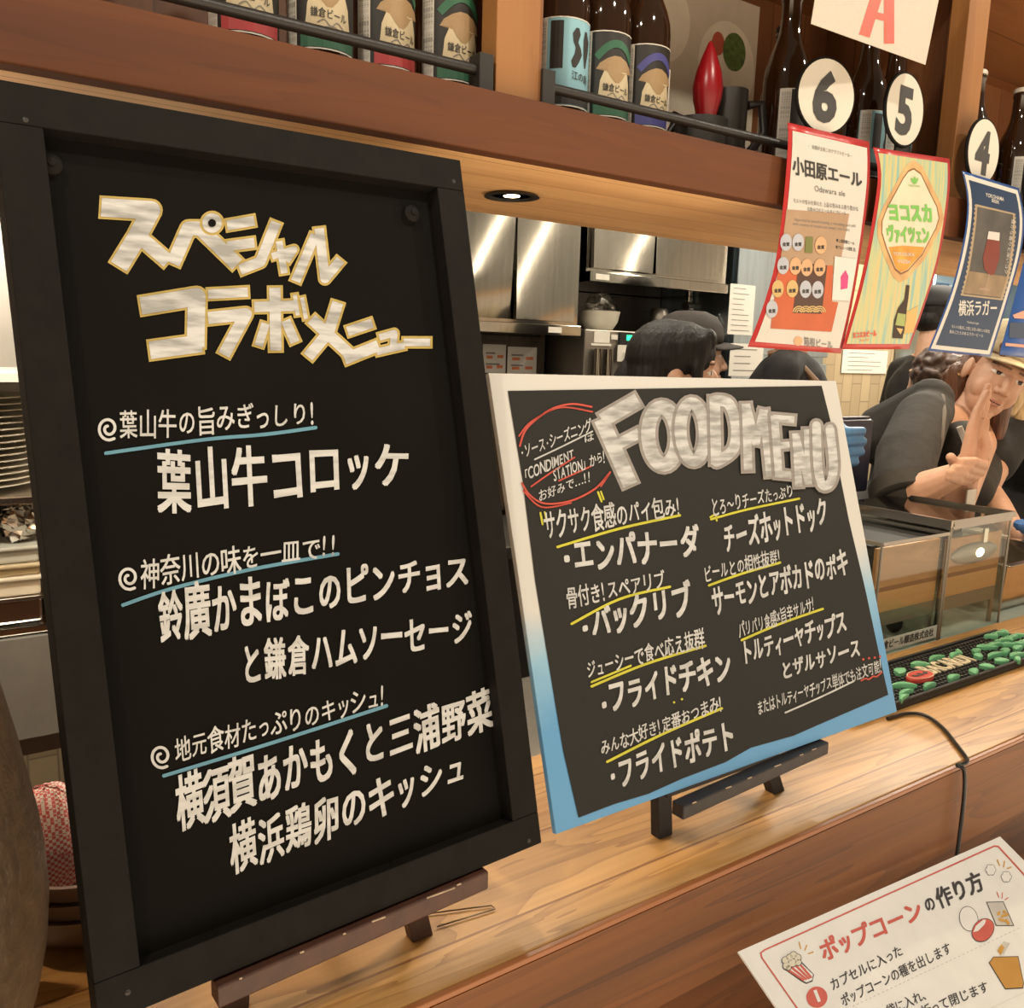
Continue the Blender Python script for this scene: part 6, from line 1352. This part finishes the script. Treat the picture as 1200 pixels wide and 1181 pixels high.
a_, b_ = py(1131, 590, .975), py(1140, 600, .975); MB().box((a_[0], .972, b_[2]), (b_[0], .976, a_[2] + .03)).build('lanyard_card', white_paper, t6, bevel=.001)
# ---- person in black at the right edge, arm reaching down
H7 = py(1238, 430, 1.22); 
t7 = thing('person', (H7[0] + .02, 1.32, -1.05), 'person in black T-shirt with blond hair, cut off by the right edge', 'person')
f7 = np.array([-.25, -1, -.25]); R7 = frame_fu(f7, (0, 0, 1)); sk = MB(); g7 = head_into(sk, H7, R7); sk.cap(g7(0, -.02, -.07), .05, H7 + (0, .05, -.19), .056)
sh7 = py(1176, 520, 1.24); el7 = py(1151, 572, 1.18); wr7 = py(1186, 618, 1.04)
sk.chain([(H7 + (0, .05, -.19), .05), (sh7, .048), (el7, .040), (el7 * .5 + wr7 * .5, .036), (wr7, .026)]); d_ = (py(1205, 640, .99) - wr7); d_ /= np.linalg.norm(d_); sk.cap(wr7, .026, wr7 + d_ * .06, .030)
s7_ = np.cross(d_, (0, 0, 1)); s7_ /= np.linalg.norm(s7_)
for k_ in range(4): o_ = s7_ * (k_ - 1.5) * .018; sk.chain([(wr7 + d_ * .06 + o_, .011), (wr7 + d_ * .10 + o_ + (0, 0, -.012), .0095), (wr7 + d_ * .125 + o_ + (0, 0, -.035), .008)])
sk.chain([(wr7 + d_ * .02, .014), (wr7 + d_ * .05 - s7_ * .045, .011), (wr7 + d_ * .08 - s7_ * .05 + (0, 0, -.02), .009)])
sh8 = H7 + np.array([.20, .04, -.22]); sk.chain([(H7 + (0, .05, -.19), .05), (sh8, .05), (sh8 + (.05, -.02, -.26), .04), (sh8 + (-.02, -.22, -.30), .028), (sh8 + (-.03, -.30, -.31), .03)])
for k_ in range(4): p = sh8 + np.array([-.03 + (k_ - 1.5) * .018, -.30, -.31]); sk.chain([(p, .011), (p + (0, -.04, -.01), .0095), (p + (0, -.06, -.03), .008)])
blob('body', sk, FACE, t7, .005, 4, face_paint(H7, R7))
cl = MB(); cl.chain([(py(1222, 530, 1.30), .125), (py(1222, 580, 1.34), .135), (np.array([H7[0], 1.36, -.15]), .14)]); cl.chain([(py(1200, 498, 1.27), .065), (sh7, .066), (sh7 * .55 + el7 * .45, .058)]); cl.chain([(H7 + (.10, .06, -.20), .07), (sh8, .065), (sh8 + (.03, -.01, -.14), .058)])
blob('t_shirt', cl, cloth_black, t7, .008, 5)
tr = MB()
for q in (-.09, .09): tr.chain([(np.array([H7[0] + q * .8, 1.36, -.16]), .11), (np.array([H7[0] + q, 1.36, -.55]), .08), (np.array([H7[0] + q, 1.36, -.98]), .052)])
blob('trousers', tr, trouser, t7, .012, 5)
for q in (-.09, .09): MB().cap((H7[0] + q, 1.35, -1.012), .036, (H7[0] + q, 1.22, -1.016), .033).build('shoe', cloth_black, t7, True)
hm = MB(); hm.ell(g7(0, -.022, .042), (.084, .094, .088), R7); hm.ell(g7(0, -.045, -.01), (.082, .072, .085), R7)
for (x0_, y0_, x1_, y1_, r_) in ((1200, 430, 1184, 482, .034), (1208, 440, 1193, 490, .034), (1212, 420, 1188, 462, .036)): hm.chain([(py(x0_, y0_, 1.24), r_), (py((x0_ + x1_) / 2, (y0_ + y1_) / 2, 1.24), r_), (py(x1_, y1_, 1.23), r_ * .5)])
for q in (-1, 1): hm.chain([(g7(q * .07, .02, .05), .03), (g7(q * .085, .0, -.06), .03), (g7(q * .08, -.01, -.14), .02)])
blob('hair', hm, hair_blond, t7, .005, 3)
c_ = py(1196, 616, .99); t = thing('blue_cloth', c_ + (0, 0, -.02), 'bit of blue cloth held in the reaching hand at the right edge', 'cloth')
mb = MB(); mb.ell(c_ + (.012, 0, 0), (.020, .02, .014), n=16, m=10); rnd = random.Random(2); mb.v = [tuple(np.array(v) + np.array([rnd.uniform(-1, 1) for _ in range(3)]) * .002) for v in mb.v]; mb.build('cloth_fold', mat('blue_cloth', (.05, .14, .36), .8), t, True); MB().ell(c_ + (.028, -.004, -.014), (.018, .016, .010), n=14, m=8).build('cloth_end', mat('blue_cloth', (.05, .14, .36), .8), t, True)
